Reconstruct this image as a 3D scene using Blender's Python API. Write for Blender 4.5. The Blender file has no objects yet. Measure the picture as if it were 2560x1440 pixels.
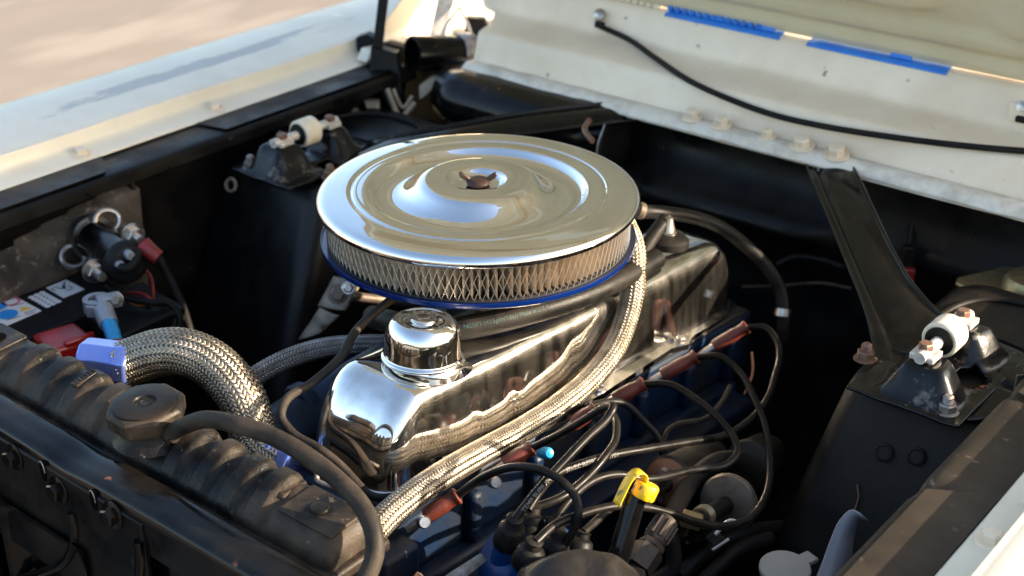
import bpy, bmesh, math, random
from math import sin, cos, pi, radians, sqrt, atan2, exp
from mathutils import Vector, Matrix, noise
random.seed(7)
S = bpy.context.scene
C = S.collection

# ---------------------------------------------------------------- camera, sky, sun, exposure
cam_data = bpy.data.cameras.new('camera'); cam = bpy.data.objects.new('camera', cam_data); C.objects.link(cam)
cam.location = (0.937, -1.098, 1.46)
cam.rotation_euler = (radians(90 - 26.8), 0, radians(39.0))
cam_data.sensor_width = 36; cam_data.lens = 50.0
cam_data.clip_start = 0.05; cam_data.clip_end = 500
cam_data.dof.use_dof = True; cam_data.dof.focus_distance = 1.36; cam_data.dof.aperture_fstop = 6.3
S.camera = cam

SUN_EL, SUN_AZ = 18.5, 31.0           # azimuth measured from +X (driver's side) towards +Y (rear of the car)
w = bpy.data.worlds.new('World'); S.world = w; w.use_nodes = True
nt = w.node_tree; bg = nt.nodes['Background']
sky = nt.nodes.new('ShaderNodeTexSky'); sky.sky_type = 'NISHITA'; sky.sun_disc = False
sky.sun_elevation = radians(SUN_EL); sky.sun_rotation = radians(90 - SUN_AZ)
sky.air_density = 1.0; sky.dust_density = 2.2; sky.ozone_density = 0.6
nt.links.new(sky.outputs[0], bg.inputs[0]); bg.inputs[1].default_value = 0.14
sd = bpy.data.lights.new('sun', 'SUN'); sun = bpy.data.objects.new('sun', sd); C.objects.link(sun)
sd.energy = 4.8; sd.angle = radians(0.55); sd.color = (1.0, 0.84, 0.64)
to_sun = Vector((cos(radians(SUN_AZ)) * cos(radians(SUN_EL)), sin(radians(SUN_AZ)) * cos(radians(SUN_EL)), sin(radians(SUN_EL))))
sun.rotation_euler = to_sun.to_track_quat('Z', 'Y').to_euler()
S.view_settings.view_transform = 'Standard'; S.view_settings.look = 'None'
S.view_settings.exposure = 1.85; S.view_settings.gamma = 1.0
S.view_settings.use_curve_mapping = False

# ---------------------------------------------------------------- materials
def mat(name, col, rough=0.5, metal=0.0, spot=None, spot_scale=30, spot_amt=0.5, spot_rough=None, spot_metal=None, soft=0.15,
        spot2=None, spot2_scale=90, spot2_amt=0.3, bump=0.0, bump_scale=200, coat=0.0, rough_var=0.0, rv_scale=25, stretch=None, spec=0.5):
    m = bpy.data.materials.new(name); m.use_nodes = True
    n = m.node_tree.nodes; l = m.node_tree.links; b = n['Principled BSDF']
    b.inputs['Roughness'].default_value = rough; b.inputs['Metallic'].default_value = metal
    b.inputs['Specular IOR Level'].default_value = spec
    if coat: b.inputs['Coat Weight'].default_value = coat; b.inputs['Coat Roughness'].default_value = 0.08
    tc = n.new('ShaderNodeTexCoord'); src = tc.outputs['Object']
    if stretch:
        mp = n.new('ShaderNodeMapping'); mp.inputs['Scale'].default_value = stretch
        l.new(src, mp.inputs['Vector']); src = mp.outputs['Vector']
    def noise_mask(scale, amt, detail=6.0, soft=soft):
        t = n.new('ShaderNodeTexNoise'); t.inputs['Scale'].default_value = scale; t.inputs['Detail'].default_value = detail
        t.inputs['Roughness'].default_value = 0.62
        l.new(src, t.inputs['Vector'])
        r = n.new('ShaderNodeMapRange'); c = 0.72 - 0.44 * amt
        r.inputs['From Min'].default_value = c - soft; r.inputs['From Max'].default_value = c + soft
        l.new(t.outputs['Fac'], r.inputs['Value']); return r.outputs['Result']
    colour = None
    def mixc(a, bcol, fac):
        x = n.new('ShaderNodeMix'); x.data_type = 'RGBA'
        l.new(fac, x.inputs['Factor'])
        if hasattr(a, 'links'): l.new(a, x.inputs['A'])
        else: x.inputs['A'].default_value = (*a, 1)
        x.inputs['B'].default_value = (*bcol, 1); return x.outputs['Result']
    b.inputs['Base Color'].default_value = (*col, 1)
    rsock = None
    if spot:
        f = noise_mask(spot_scale, spot_amt); colour = mixc(col, spot, f)
        if spot_rough is not None:
            x = n.new('ShaderNodeMapRange'); x.inputs['To Min'].default_value = rough; x.inputs['To Max'].default_value = spot_rough
            l.new(f, x.inputs['Value']); rsock = x.outputs['Result']
        if spot_metal is not None:
            x = n.new('ShaderNodeMapRange'); x.inputs['To Min'].default_value = metal; x.inputs['To Max'].default_value = spot_metal
            l.new(f, x.inputs['Value']); l.new(x.outputs['Result'], b.inputs['Metallic'])
    if spot2:
        f2 = noise_mask(spot2_scale, spot2_amt, 3.0, 0.05); colour = mixc(colour if colour is not None else col, spot2, f2)
    if colour is not None: l.new(colour, b.inputs['Base Color'])
    if rough_var:
        t = n.new('ShaderNodeTexNoise'); t.inputs['Scale'].default_value = rv_scale; t.inputs['Detail'].default_value = 8
        l.new(src, t.inputs['Vector'])
        x = n.new('ShaderNodeMapRange'); x.inputs['To Min'].default_value = -rough_var; x.inputs['To Max'].default_value = rough_var
        x.inputs['From Min'].default_value = 0.3; x.inputs['From Max'].default_value = 0.7
        l.new(t.outputs['Fac'], x.inputs['Value'])
        a = n.new('ShaderNodeMath'); a.operation = 'ADD'; a.use_clamp = True
        if rsock is not None: l.new(rsock, a.inputs[0])
        else: a.inputs[0].default_value = rough
        l.new(x.outputs['Result'], a.inputs[1]); rsock = a.outputs[0]
    if rsock is not None: l.new(rsock, b.inputs['Roughness'])
    if bump:
        t = n.new('ShaderNodeTexNoise'); t.inputs['Scale'].default_value = bump_scale; t.inputs['Detail'].default_value = 5
        l.new(src, t.inputs['Vector'])
        bp = n.new('ShaderNodeBump'); bp.inputs['Strength'].default_value = bump; bp.inputs['Distance'].default_value = 0.002
        l.new(t.outputs['Fac'], bp.inputs['Height']); l.new(bp.outputs['Normal'], b.inputs['Normal'])
    return m

M = {}
M['cream'] = mat('cream_paint', (0.76, 0.69, 0.55), 0.32, spot=(0.66, 0.58, 0.45), spot_scale=9, spot_amt=0.35, coat=0.35, rough_var=0.08)
M['cream_worn'] = mat('cream_paint_worn', (0.83, 0.70, 0.53), 0.42, spot=(0.71, 0.57, 0.41), spot_scale=7, spot_amt=0.42,
                      spot2=(0.16, 0.11, 0.07), spot2_scale=42, spot2_amt=-0.02, rough_var=0.1, bump=0.05, bump_scale=60)
M['hood'] = mat('shaded_cream_underside', (0.66, 0.58, 0.40), 0.38, spot=(0.58, 0.50, 0.33), spot_scale=6, spot_amt=0.5, coat=0.2,
                spot2=(0.4, 0.33, 0.2), spot2_scale=60, spot2_amt=-0.06)  # cream paint, with the shade under the hood put into the tan
M['sealer'] = mat('seam_sealer', (0.70, 0.645, 0.55), 0.55, spot=(0.40, 0.34, 0.27), spot_scale=24, spot_amt=0.26, bump=0.5, bump_scale=70)
M['bluestripe'] = mat('blue_stripe_paint', (0.012, 0.16, 0.62), 0.35, coat=0.3, spot=(0.02, 0.2, 0.66), spot_scale=40)
M['black'] = mat('black_paint', spec=0.15, col=(0.0035, 0.0036, 0.004), rough=0.28, spot=(0.012, 0.010, 0.008), spot_scale=14, spot_amt=0.42, spot_rough=0.55,
                 spot2=(0.10, 0.06, 0.04), spot2_scale=45, spot2_amt=-0.08, rough_var=0.08, bump=0.06, bump_scale=120)
M['blackgloss'] = mat('gloss_black_paint', spec=0.23, col=(0.0022, 0.0022, 0.0026), rough=0.13, spot=(0.010, 0.008, 0.006), spot_scale=16, spot_amt=0.30, spot_rough=0.36,
                      spot2=(0.30, 0.11, 0.05), spot2_scale=34, spot2_amt=-0.04, rough_var=0.05, bump=0.03, bump_scale=90)
M['towerblack'] = mat('satin_black_paint', spec=0.34, col=(0.0024, 0.0026, 0.0032), rough=0.34, spot=(0.008, 0.007, 0.006), spot_scale=16, spot_amt=0.30, spot_rough=0.5, bump=0.03, bump_scale=90)
M['wornblack'] = mat('worn_black_steel', spec=0.3, col=(0.004, 0.004, 0.0042), rough=0.24, spot=(0.22, 0.19, 0.16), spot_scale=34, spot_amt=0.10, spot_rough=0.45, spot_metal=0.8, soft=0.07, bump=0.15, bump_scale=150)
M['blackdust'] = mat('dusty_black_paint', spec=0.15, col=(0.005, 0.0047, 0.0045), rough=0.34, spot=(0.024, 0.018, 0.0135), spot_scale=8, spot_amt=0.42, spot_rough=0.7,
                     spot2=(0.06, 0.045, 0.034), spot2_scale=55, spot2_amt=-0.05, bump=0.12, bump_scale=180)
M['apron'] = mat('brown_dusted_ledge_paint', spec=0.15, col=(0.013, 0.0105, 0.0085), rough=0.38, spot=(0.044, 0.034, 0.025), spot_scale=8, spot_amt=0.5, spot_rough=0.6,
                 spot2=(0.16, 0.12, 0.09), spot2_scale=60, spot2_amt=0.06, bump=0.06, bump_scale=150)
M['litdust'] = mat('dusty_wall_lit_tint', spec=0.15, col=(0.010, 0.009, 0.008), rough=0.7, spot=(0.090, 0.072, 0.056), spot_scale=9, spot_amt=0.55, spot_rough=0.85,
                 spot2=(0.17, 0.13, 0.10), spot2_scale=60, spot2_amt=0.2, bump=0.5, bump_scale=120)  # real dust, its colour lightened so the swage reads as lit
M['tank'] = mat('dusty_black_plastic', spec=0.15, col=(0.007, 0.0065, 0.0062), rough=0.36, spot=(0.068, 0.049, 0.034), spot_scale=15, spot_amt=0.34, spot_rough=0.66,
                spot2=(0.10, 0.08, 0.06), spot2_scale=110, spot2_amt=0.05, bump=0.25, bump_scale=420)
M['chrome'] = mat('chrome', (0.80, 0.79, 0.77), 0.035, 1.0, rough_var=0.025, rv_scale=18)
M['chrome_scuffed'] = mat('scuffed_chrome', (0.78, 0.76, 0.73), 0.07, 1.0, rough_var=0.06, rv_scale=30, spot=(0.62, 0.58, 0.52), spot_scale=45, spot_amt=0.3,
                          bump=0.015, bump_scale=60)
M['steel'] = mat('steel', (0.50, 0.48, 0.45), 0.36, 1.0, spot=(0.30, 0.25, 0.20), spot_scale=80, spot_amt=0.4, rough_var=0.1)
M['greysteel'] = mat('dull_bare_steel', (0.34, 0.31, 0.28), 0.5, 0.85, spot=(0.16, 0.12, 0.09), spot_scale=60, spot_amt=0.45, spot_rough=0.75, bump=0.2, bump_scale=200)
M['braid'] = mat('braided_steel', (0.37, 0.32, 0.255), 0.42, 1.0, spot=(0.22, 0.18, 0.13), spot_scale=60, spot_amt=0.45, rough_var=0.08, bump=0.4, bump_scale=900)
M['braiddark'] = mat('tarnished_braid', (0.34, 0.32, 0.31), 0.42, 1.0, spot=(0.2, 0.17, 0.15), spot_scale=60, spot_amt=0.45, bump=0.4, bump_scale=900)
M['core'] = mat('hose_core', (0.05, 0.045, 0.04), 0.7)
M['rubber'] = mat('black_rubber', spec=0.15, col=(0.005, 0.0048, 0.0046), rough=0.42, spot=(0.018, 0.015, 0.012), spot_scale=30, spot_amt=0.4, spot_rough=0.75, bump=0.2, bump_scale=500)
M['rubberdust'] = mat('dusty_rubber', spec=0.15, col=(0.012, 0.0105, 0.0095), rough=0.5, spot=(0.055, 0.042, 0.031), spot_scale=22, spot_amt=0.42, spot_rough=0.8, bump=0.2, bump_scale=500)
M['lead'] = mat('ignition_lead_jacket', spec=0.15, col=(0.005, 0.0046, 0.0042), rough=0.28, spot=(0.015, 0.012, 0.010), spot_scale=40, spot_amt=0.4, spot_rough=0.6)
M['boot'] = mat('orange_silicone', (0.10, 0.015, 0.005), 0.5, spot=(0.035, 0.006, 0.003), spot_scale=60, spot_amt=0.4, bump=0.2, bump_scale=300)
M['pan'] = mat('royal_blue_paint', (0.001, 0.013, 0.095), 0.22, coat=0.5)
M['block'] = mat('engine_blue_paint', spec=0.3, col=(0.0012, 0.013, 0.042), rough=0.42, spot=(0.006, 0.007, 0.009), spot_scale=14, spot_amt=0.5, spot_rough=0.65, bump=0.3, bump_scale=90)
M['cap_blue'] = mat('blue_plastic', (0.002, 0.045, 0.18), 0.34, spot=(0.004, 0.022, 0.08), spot_scale=40, spot_amt=0.35)
M['cyan'] = mat('cyan_sleeve', (0.01, 0.26, 0.52), 0.4)
M['anod'] = mat('blue_anodised', (0.16, 0.23, 0.58), 0.24, 0.7, rough_var=0.05)
M['paper'] = mat('filter_paper', (0.46, 0.37, 0.27), 0.8, spot=(0.32, 0.25, 0.18), spot_scale=30, spot_amt=0.4)
M['wire'] = mat('galvanised_mesh', (0.38, 0.35, 0.31), 0.42, 0.85)
M['gasket'] = mat('black_gasket', (0.012, 0.012, 0.012), 0.6)
M['wingnut'] = mat('oxidised_wingnut', (0.07, 0.045, 0.035), 0.4, 0.7, rough_var=0.1)
M['roller'] = mat('cream_urethane', (0.72, 0.64, 0.50), 0.45, spot=(0.56, 0.47, 0.33), spot_scale=30, spot_amt=0.3)
M['tab'] = mat('zinc_tab', (0.66, 0.62, 0.56), 0.45, 0.45, spot=(0.40, 0.35, 0.3), spot_scale=90, spot_amt=0.3)
M['rustbolt'] = mat('rusty_bolt', (0.22, 0.17, 0.13), 0.5, 0.7, spot=(0.20, 0.08, 0.045), spot_scale=120, spot_amt=0.5, spot_rough=0.8, bump=0.2, bump_scale=300)
M['gold'] = mat('gold_zinc', (0.48, 0.36, 0.17), 0.34, 0.8, spot=(0.22, 0.16, 0.10), spot_scale=35, spot_amt=0.5, spot_rough=0.6)
M['yellow'] = mat('chipped_yellow_paint', (0.70, 0.40, 0.004), 0.45, spot=(0.10, 0.085, 0.05), spot_scale=130, spot_amt=0.30, soft=0.03, bump=0.2, bump_scale=300)
M['battery'] = mat('battery_plastic', spec=0.15, col=(0.006, 0.006, 0.007), rough=0.45, spot=(0.013, 0.012, 0.012), spot_scale=20, bump=0.12, bump_scale=300)
M['label'] = mat('white_label', (0.66, 0.67, 0.69), 0.4)
M['ink'] = mat('dark_ink', (0.02, 0.04, 0.06), 0.5)
M['inkgreen'] = mat('dark_green_ink', (0.006, 0.06, 0.05), 0.5)
M['inkblue'] = mat('blue_ink', (0.02, 0.24, 0.66), 0.5)
M['inkred'] = mat('red_ink', (0.55, 0.12, 0.2), 0.5)
M['inkyellow'] = mat('yellow_ink', (0.75, 0.46, 0.05), 0.5)
M['inkgrey'] = mat('grey_print', (0.17, 0.16, 0.15), 0.6)
M['inkgreenpale'] = mat('pale_green_print', (0.004, 0.034, 0.030), 0.6)
M['red'] = mat('red_plastic', (0.34, 0.010, 0.008), 0.28, coat=0.3, spot=(0.2, 0.01, 0.01), spot_scale=40, spot_amt=0.3)
M['redwire'] = mat('red_wire', (0.20, 0.012, 0.012), 0.45)
M['orangewire'] = mat('amber_wire', (0.34, 0.13, 0.02), 0.45)
M['lead_metal'] = mat('lead_clamp', (0.30, 0.31, 0.34), 0.5, 0.6, bump=0.3, bump_scale=200)
M['tan'] = mat('tan_cast_metal', (0.20, 0.155, 0.115), 0.55, 0.4, spot=(0.10, 0.075, 0.055), spot_scale=30, spot_amt=0.5, bump=0.2, bump_scale=150)
M['darkmetal'] = mat('oily_dark_metal', (0.028, 0.024, 0.021), 0.45, 0.6, spot=(0.045, 0.035, 0.027), spot_scale=35, spot_amt=0.4, spot_rough=0.65, bump=0.3, bump_scale=150)
M['brass'] = mat('dull_brass', (0.34, 0.26, 0.14), 0.4, 0.8)
M['greyplastic'] = mat('grey_plastic', (0.29, 0.27, 0.235), 0.45)
M['lavender'] = mat('pale_grey_strap', (0.20, 0.195, 0.215), 0.4)
M['linktan'] = mat('rust_and_sunlit_tan_metal', (0.34, 0.27, 0.20), 0.5, 0.3, spot=(0.2, 0.15, 0.1), spot_scale=40, spot_amt=0.4)  # tan has sunlight put into it for hinge links and plates
M['copper'] = mat('copper_brown', (0.22, 0.10, 0.05), 0.5, 0.5)
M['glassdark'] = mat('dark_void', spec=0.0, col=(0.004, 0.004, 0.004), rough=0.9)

def add_scuff(m, lo, hi, rough, col, scale, stretch=(1, 1, 1)):      # fine scratches: a second, rougher metal lobe
    n = m.node_tree.nodes; l = m.node_tree.links; b = n['Principled BSDF']; out = n['Material Output']
    c = n.new('ShaderNodeBsdfPrincipled'); c.inputs['Base Color'].default_value = (*col, 1); c.inputs['Metallic'].default_value = 1.0; c.inputs['Roughness'].default_value = rough
    tc = n.new('ShaderNodeTexCoord'); mp = n.new('ShaderNodeMapping'); mp.inputs['Scale'].default_value = stretch; l.new(tc.outputs['Object'], mp.inputs[0])
    t = n.new('ShaderNodeTexNoise'); t.inputs['Scale'].default_value = scale; t.inputs['Detail'].default_value = 8; l.new(mp.outputs[0], t.inputs['Vector'])
    r = n.new('ShaderNodeMapRange'); r.inputs['From Min'].default_value = 0.35; r.inputs['From Max'].default_value = 0.68; r.inputs['To Min'].default_value = lo; r.inputs['To Max'].default_value = hi
    l.new(t.outputs['Fac'], r.inputs['Value']); x = n.new('ShaderNodeMixShader'); l.new(r.outputs[0], x.inputs[0]); l.new(b.outputs[0], x.inputs[1]); l.new(c.outputs[0], x.inputs[2]); l.new(x.outputs[0], out.inputs['Surface'])
add_scuff(M['chrome_scuffed'], 0.02, 0.11, 0.40, (0.58, 0.54, 0.48), 60, (1, 1, 0.25))
add_scuff(M['chrome'], 0.01, 0.07, 0.38, (0.6, 0.55, 0.47), 45)

# ---------------------------------------------------------------- objects and geometry
MW = {}
def thing(name, label, cat, loc=(0, 0, 0), rot=(0, 0, 0), group=None):
    o = bpy.data.objects.new(name, None); C.objects.link(o); o.empty_display_size = 0.02
    o.location = loc; o.rotation_euler = rot
    o['label'] = label; o['category'] = cat
    if group: o['group'] = group
    MW[o] = Matrix.LocRotScale(Vector(loc), __import__('mathutils').Euler(rot), None)
    return o
def tag(o, label, cat, group=None):
    o['label'] = label; o['category'] = cat
    if group: o['group'] = group
    return o

def catmull(pts, n=8, closed=False):
    P = [Vector(p) for p in pts]
    if len(P) < 3: return [P[0].lerp(P[-1], i / n) for i in range(n + 1)]
    out = []; N = len(P)
    rng = range(N if closed else N - 1)
    for i in rng:
        p1, p2 = P[i], P[(i + 1) % N]
        p0 = P[i - 1] if (closed or i > 0) else p1 * 2 - p2
        p3 = P[(i + 2) % N] if (closed or i + 2 < N) else p2 * 2 - p1
        for k in range(n):
            t = k / n
            # centripetal-like tangents scaled by segment length keep wires smooth
            d1 = (p2 - p1).length; d0 = (p1 - p0).length or d1; d2 = (p3 - p2).length or d1
            m1 = ((p1 - p0) / d0 * d1 + (p2 - p1) / d1 * d0) / (d0 + d1) * d1
            m2 = ((p2 - p1) / d1 * d2 + (p3 - p2) / d2 * d1) / (d1 + d2) * d1
            t2, t3 = t * t, t * t * t
            out.append(p1 * (2*t3 - 3*t2 + 1) + m1 * (t3 - 2*t2 + t) + p2 * (-2*t3 + 3*t2) + m2 * (t3 - t2))
    if not closed: out.append(P[-1])
    return out

def resample(pts, step):
    L = [0.0]
    for a, b in zip(pts, pts[1:]): L.append(L[-1] + (b - a).length)
    n = max(2, int(round(L[-1] / step))); out = []; j = 0
    for i in range(n + 1):
        s = L[-1] * i / n
        while j < len(L) - 2 and L[j + 1] < s: j += 1
        d = L[j + 1] - L[j]
        out.append(pts[j].lerp(pts[j + 1], (s - L[j]) / d if d else 0))
    return out, L[-1]

def frames(pts):
    T = []
    for i in range(len(pts)):
        a = pts[max(i - 1, 0)]; b = pts[min(i + 1, len(pts) - 1)]
        T.append((b - a).normalized())
    up = Vector((0, 0, 1)) if abs(T[0].z) < 0.9 else Vector((1, 0, 0))
    N = [(up - T[0] * up.dot(T[0])).normalized()]
    for i in range(1, len(pts)):
        n = N[-1] - T[i] * N[-1].dot(T[i]); N.append(n.normalized())
    return T, N, [t.cross(n) for t, n in zip(T, N)]

def basis(axis):
    z = Vector(axis).normalized(); up = Vector((0, 0, 1)) if abs(z.z) < 0.95 else Vector((0, 1, 0))
    x = up.cross(z).normalized(); y = z.cross(x)
    return x, y, z

class G:
    def __init__(s): s.v = []; s.f = []
    def add(s, vs, fs):
        o = len(s.v); s.v += [Vector(q) for q in vs]; s.f += [tuple(i + o for i in f) for f in fs]; return s
    def box(s, c, size, rot=None):
        h = Vector(size) / 2; R = rot or Matrix.Identity(3); c = Vector(c)
        vs = [c + R @ Vector((x * h.x, y * h.y, z * h.z)) for x in (-1, 1) for y in (-1, 1) for z in (-1, 1)]
        return s.add(vs, [(0, 1, 3, 2), (4, 6, 7, 5), (0, 4, 5, 1), (2, 3, 7, 6), (0, 2, 6, 4), (1, 5, 7, 3)])
    def lathe(s, prof, o=(0, 0, 0), axis=(0, 0, 1), n=32, a0=0.0, a1=2 * pi, phase=0.0):
        x, y, z = basis(axis); o = Vector(o); full = abs(a1 - a0 - 2 * pi) < 1e-6; m = n if full else n + 1
        vs = []
        for r, h in prof:
            for i in range(m):
                a = a0 + (a1 - a0) * i / n + phase; vs.append(o + z * h + (x * cos(a) + y * sin(a)) * r)
        fs = []
        for j in range(len(prof) - 1):
            for i in range(n):
                k = (i + 1) % m if full else i + 1
                fs.append((j * m + i, j * m + k, (j + 1) * m + k, (j + 1) * m + i))
        if full:
            if prof[0][0] > 1e-6: fs.append(tuple(reversed(range(m))))
            if prof[-1][0] > 1e-6: fs.append(tuple(range((len(prof) - 1) * m, len(prof) * m)))
        return s.add(vs, fs)
    def ring(s, prof, o=(0, 0, 0), axis=(0, 0, 1), n=48, phase=0.0):      # closed profile, swept round
        x, y, z = basis(axis); o = Vector(o); vs = []
        for r, h in prof:
            for i in range(n):
                a = 2 * pi * i / n + phase; vs.append(o + z * h + (x * cos(a) + y * sin(a)) * r)
        fs = []; m = len(prof)
        for j in range(m):
            for i in range(n):
                fs.append((j * n + i, j * n + (i + 1) % n, ((j + 1) % m) * n + (i + 1) % n, ((j + 1) % m) * n + i))
        return s.add(vs, fs)
    def cyl(s, a, b, r, r2=None, n=20, ch=0.0):
        a = Vector(a); b = Vector(b); L = (b - a).length; r2 = r if r2 is None else r2
        if ch: prof = [(r - ch, 0), (r, ch), (r2, L - ch), (r2 - ch, L)]
        else: prof = [(r, 0), (r2, L)]
        return s.lathe(prof, a, b - a, n)
    def hexa(s, c, axis, r, h, ch=0.0015, phase=0.0):
        return s.lathe([(r, 0), (r, h - ch), (r - ch, h)], c, axis, 6, phase=phase)
    def tube(s, pts, r, n=12, caps=True):
        T, N, B = frames(pts); rr = r if callable(r) else (lambda t: r); vs = []
        for i, p in enumerate(pts):
            q = rr(i / (len(pts) - 1))
            for k in range(n):
                a = 2 * pi * k / n; vs.append(p + (N[i] * cos(a) + B[i] * sin(a)) * q)
        fs = [(i * n + k, i * n + (k + 1) % n, (i + 1) * n + (k + 1) % n, (i + 1) * n + k) for i in range(len(pts) - 1) for k in range(n)]
        if caps: fs += [tuple(reversed(range(n))), tuple(range((len(pts) - 1) * n, len(pts) * n))]
        return s.add(vs, fs)
    def grid(s, fn, nu, nv, wrap=False):
        vs = [fn(i / nu, j / nv) for i in range(nu + 1) for j in range(nv + (0 if wrap else 1))]
        m = nv if wrap else nv + 1
        fs = [(i * m + j, (i + 1) * m + j, (i + 1) * m + (j + 1) % m, i * m + (j + 1) % m) for i in range(nu) for j in range(nv)]
        return s.add(vs, fs)
    def prism(s, poly, d, closed=True):      # poly: list of 3D points, d: extrusion vector
        n = len(poly); d = Vector(d); vs = [Vector(p) for p in poly] + [Vector(p) + d for p in poly]
        fs = [(i, (i + 1) % n, n + (i + 1) % n, n + i) for i in range(n)]
        return s.add(vs, fs + [tuple(reversed(range(n))), tuple(range(n, 2 * n))])
    def build(s, name, m, parent=None, smooth=40, bevel=0, bseg=2, solid=0, sub=0, local=False, label=None):
        W = MW.get(parent, Matrix.Identity(4))
        vs = s.v
        if not local and parent is not None:
            I = W.inverted(); vs = [I @ q for q in s.v]
        off = Vector((0, 0, 0))
        if parent is None and vs:
            lo = Vector((min(q[i] for q in vs) for i in range(3))); hi = Vector((max(q[i] for q in vs) for i in range(3)))
            off = Vector(((lo.x + hi.x) / 2, (lo.y + hi.y) / 2, lo.z)); vs = [q - off for q in vs]
        me = bpy.data.meshes.new(name); me.from_pydata([tuple(q) for q in vs], [], s.f); me.update()
        bm = bmesh.new(); bm.from_mesh(me); bmesh.ops.recalc_face_normals(bm, faces=bm.faces); bm.to_mesh(me); bm.free()
        me.materials.append(M[m] if isinstance(m, str) else m)
        if smooth:
            me.polygons.foreach_set('use_smooth', [True] * len(me.polygons)); me.set_sharp_from_angle(angle=radians(smooth))
        o = bpy.data.objects.new(name, me); C.objects.link(o); o.location = off
        if parent is not None: o.parent = parent
        MW[o] = W if parent is not None else Matrix.Translation(off)
        if solid: md = o.modifiers.new('thickness', 'SOLIDIFY'); md.thickness = solid; md.offset = 0
        if bevel: md = o.modifiers.new('bevel', 'BEVEL'); md.width = bevel; md.segments = bseg; md.limit_method = 'ANGLE'; md.angle_limit = radians(35)
        if sub: md = o.modifiers.new('subdivision', 'SUBSURF'); md.levels = sub; md.render_levels = sub
        if label: o['label'] = label
        return o

def R3(rx=0, ry=0, rz=0): return __import__('mathutils').Euler((rx, ry, rz)).to_matrix()
def spath(pts, step=0.006): return resample(catmull([Vector(p) for p in pts], 10), step)[0]

def bolt(parent, pos, axis, r=0.008, h=0.006, m='steel', washer=1.6, name='bolt', phase=0.0):
    pos = Vector(pos); a = Vector(axis).normalized(); g = G()
    if washer: g.lathe([(r * washer, 0), (r * washer, 0.0014), (r * washer - 0.001, 0.002)], pos, a, 24)
    g.hexa(pos + a * 0.0015, a, r, h, phase=phase)
    return g.build(name, m, parent, smooth=30)

def braided(g, path, R, n, seg=3, pitch=1.0, amp=0.0007, width=0.80):
    pts, L = resample(path, 0.004); T, N, B = frames(pts); p = 2 * pi * R * pitch
    steps = int(L / p * n * seg); wd = 2 * pi * R * cos(atan2(2 * pi * R, p)) / n * width / 2
    def surf(t, ph, r):
        f = t * (len(pts) - 1); i = min(int(f), len(pts) - 2); q = f - i
        c = pts[i].lerp(pts[i + 1], q); nn = N[i].lerp(N[i + 1], q); bb = B[i].lerp(B[i + 1], q)
        return c + (nn * cos(ph) + bb * sin(ph)) * r
    for s in (1, -1):
        for j in range(n):
            vs = []
            for k in range(steps + 1):
                t = k / steps; tm = t * L; ph = 2 * pi * j / n + s * 2 * pi * tm / p
                S_ = max(-1, min(1, 1.8 * cos(n * ph / 2))) * s
                rc = R + amp * S_
                # ribbon across: perpendicular to strand on the surface
                da = wd * cos(atan2(2 * pi * R, p)) / R; dt = wd * sin(atan2(2 * pi * R, p)) / L
                vs.append(surf(min(max(t - s * dt, 0), 1), ph + da, rc - 0.00025))
                vs.append(surf(t, ph, rc + 0.00045))
                vs.append(surf(min(max(t + s * dt, 0), 1), ph - da, rc - 0.00025))
            fs = []
            for k in range(steps):
                a = k * 3; b = a + 3
                fs += [(a, a + 1, b + 1, b), (a + 1, a + 2, b + 2, b + 1)]
            g.add(vs, fs)
    return g

def text_on_tube(name, string, path, r, start, size, ang, m, parent, flip=False):
    cu = bpy.data.curves.new(name, 'FONT'); cu.body = string; cu.size = size; cu.resolution_u = 2
    ob = bpy.data.objects.new(name, cu); C.objects.link(ob)
    bpy.context.view_layer.update()
    me = bpy.data.meshes.new_from_object(ob.evaluated_get(bpy.context.evaluated_depsgraph_get()))
    C.objects.unlink(ob); bpy.data.objects.remove(ob); bpy.data.curves.remove(cu)
    pts, L = resample([Vector(q) for q in path], 0.003); T, N, B = frames(pts)
    W = MW.get(parent, Matrix.Identity(4)).inverted()
    for v in me.vertices:
        s = (start + (-v.co.x if flip else v.co.x)) / L * (len(pts) - 1); i = max(0, min(int(s), len(pts) - 2)); q = s - i
        a = ang - (-v.co.y if flip else v.co.y) / r
        c = pts[i].lerp(pts[i + 1], q); nn = N[i].lerp(N[i + 1], q); bb = B[i].lerp(B[i + 1], q)
        v.co = W @ (c + (nn * cos(a) + bb * sin(a)) * (r + 0.0003))
    me.materials.append(M[m]); o = bpy.data.objects.new(name, me); C.objects.link(o)
    if parent is not None: o.parent = parent
    MW[o] = MW.get(parent, Matrix.Identity(4))
    return o

def sm(a, b, x):
    q = max(0.0, min(1.0, (x - a) / (b - a))); return q * q * (3 - 2 * q)

# ================================================================ THE SETTING: ground
def ground_mat():
    m = mat('dusty_concrete', (0.235, 0.192, 0.153), 0.85, spot=(0.180, 0.144, 0.113), spot_scale=1.1, spot_amt=0.5, soft=0.16,
            spot2=(0.27, 0.224, 0.182), spot2_scale=2.2, spot2_amt=0.3, bump=0.3, bump_scale=60, stretch=(1.0, 0.35, 1.0))
    return m
g = G(); NN = 40
g.grid(lambda u, v: Vector((-60 + 120 * u, -60 + 120 * v, 0.02 * sin(u * 31) * sin(v * 27))), NN, NN)
o = g.build('ground', ground_mat()); o['kind'] = 'structure'

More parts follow.
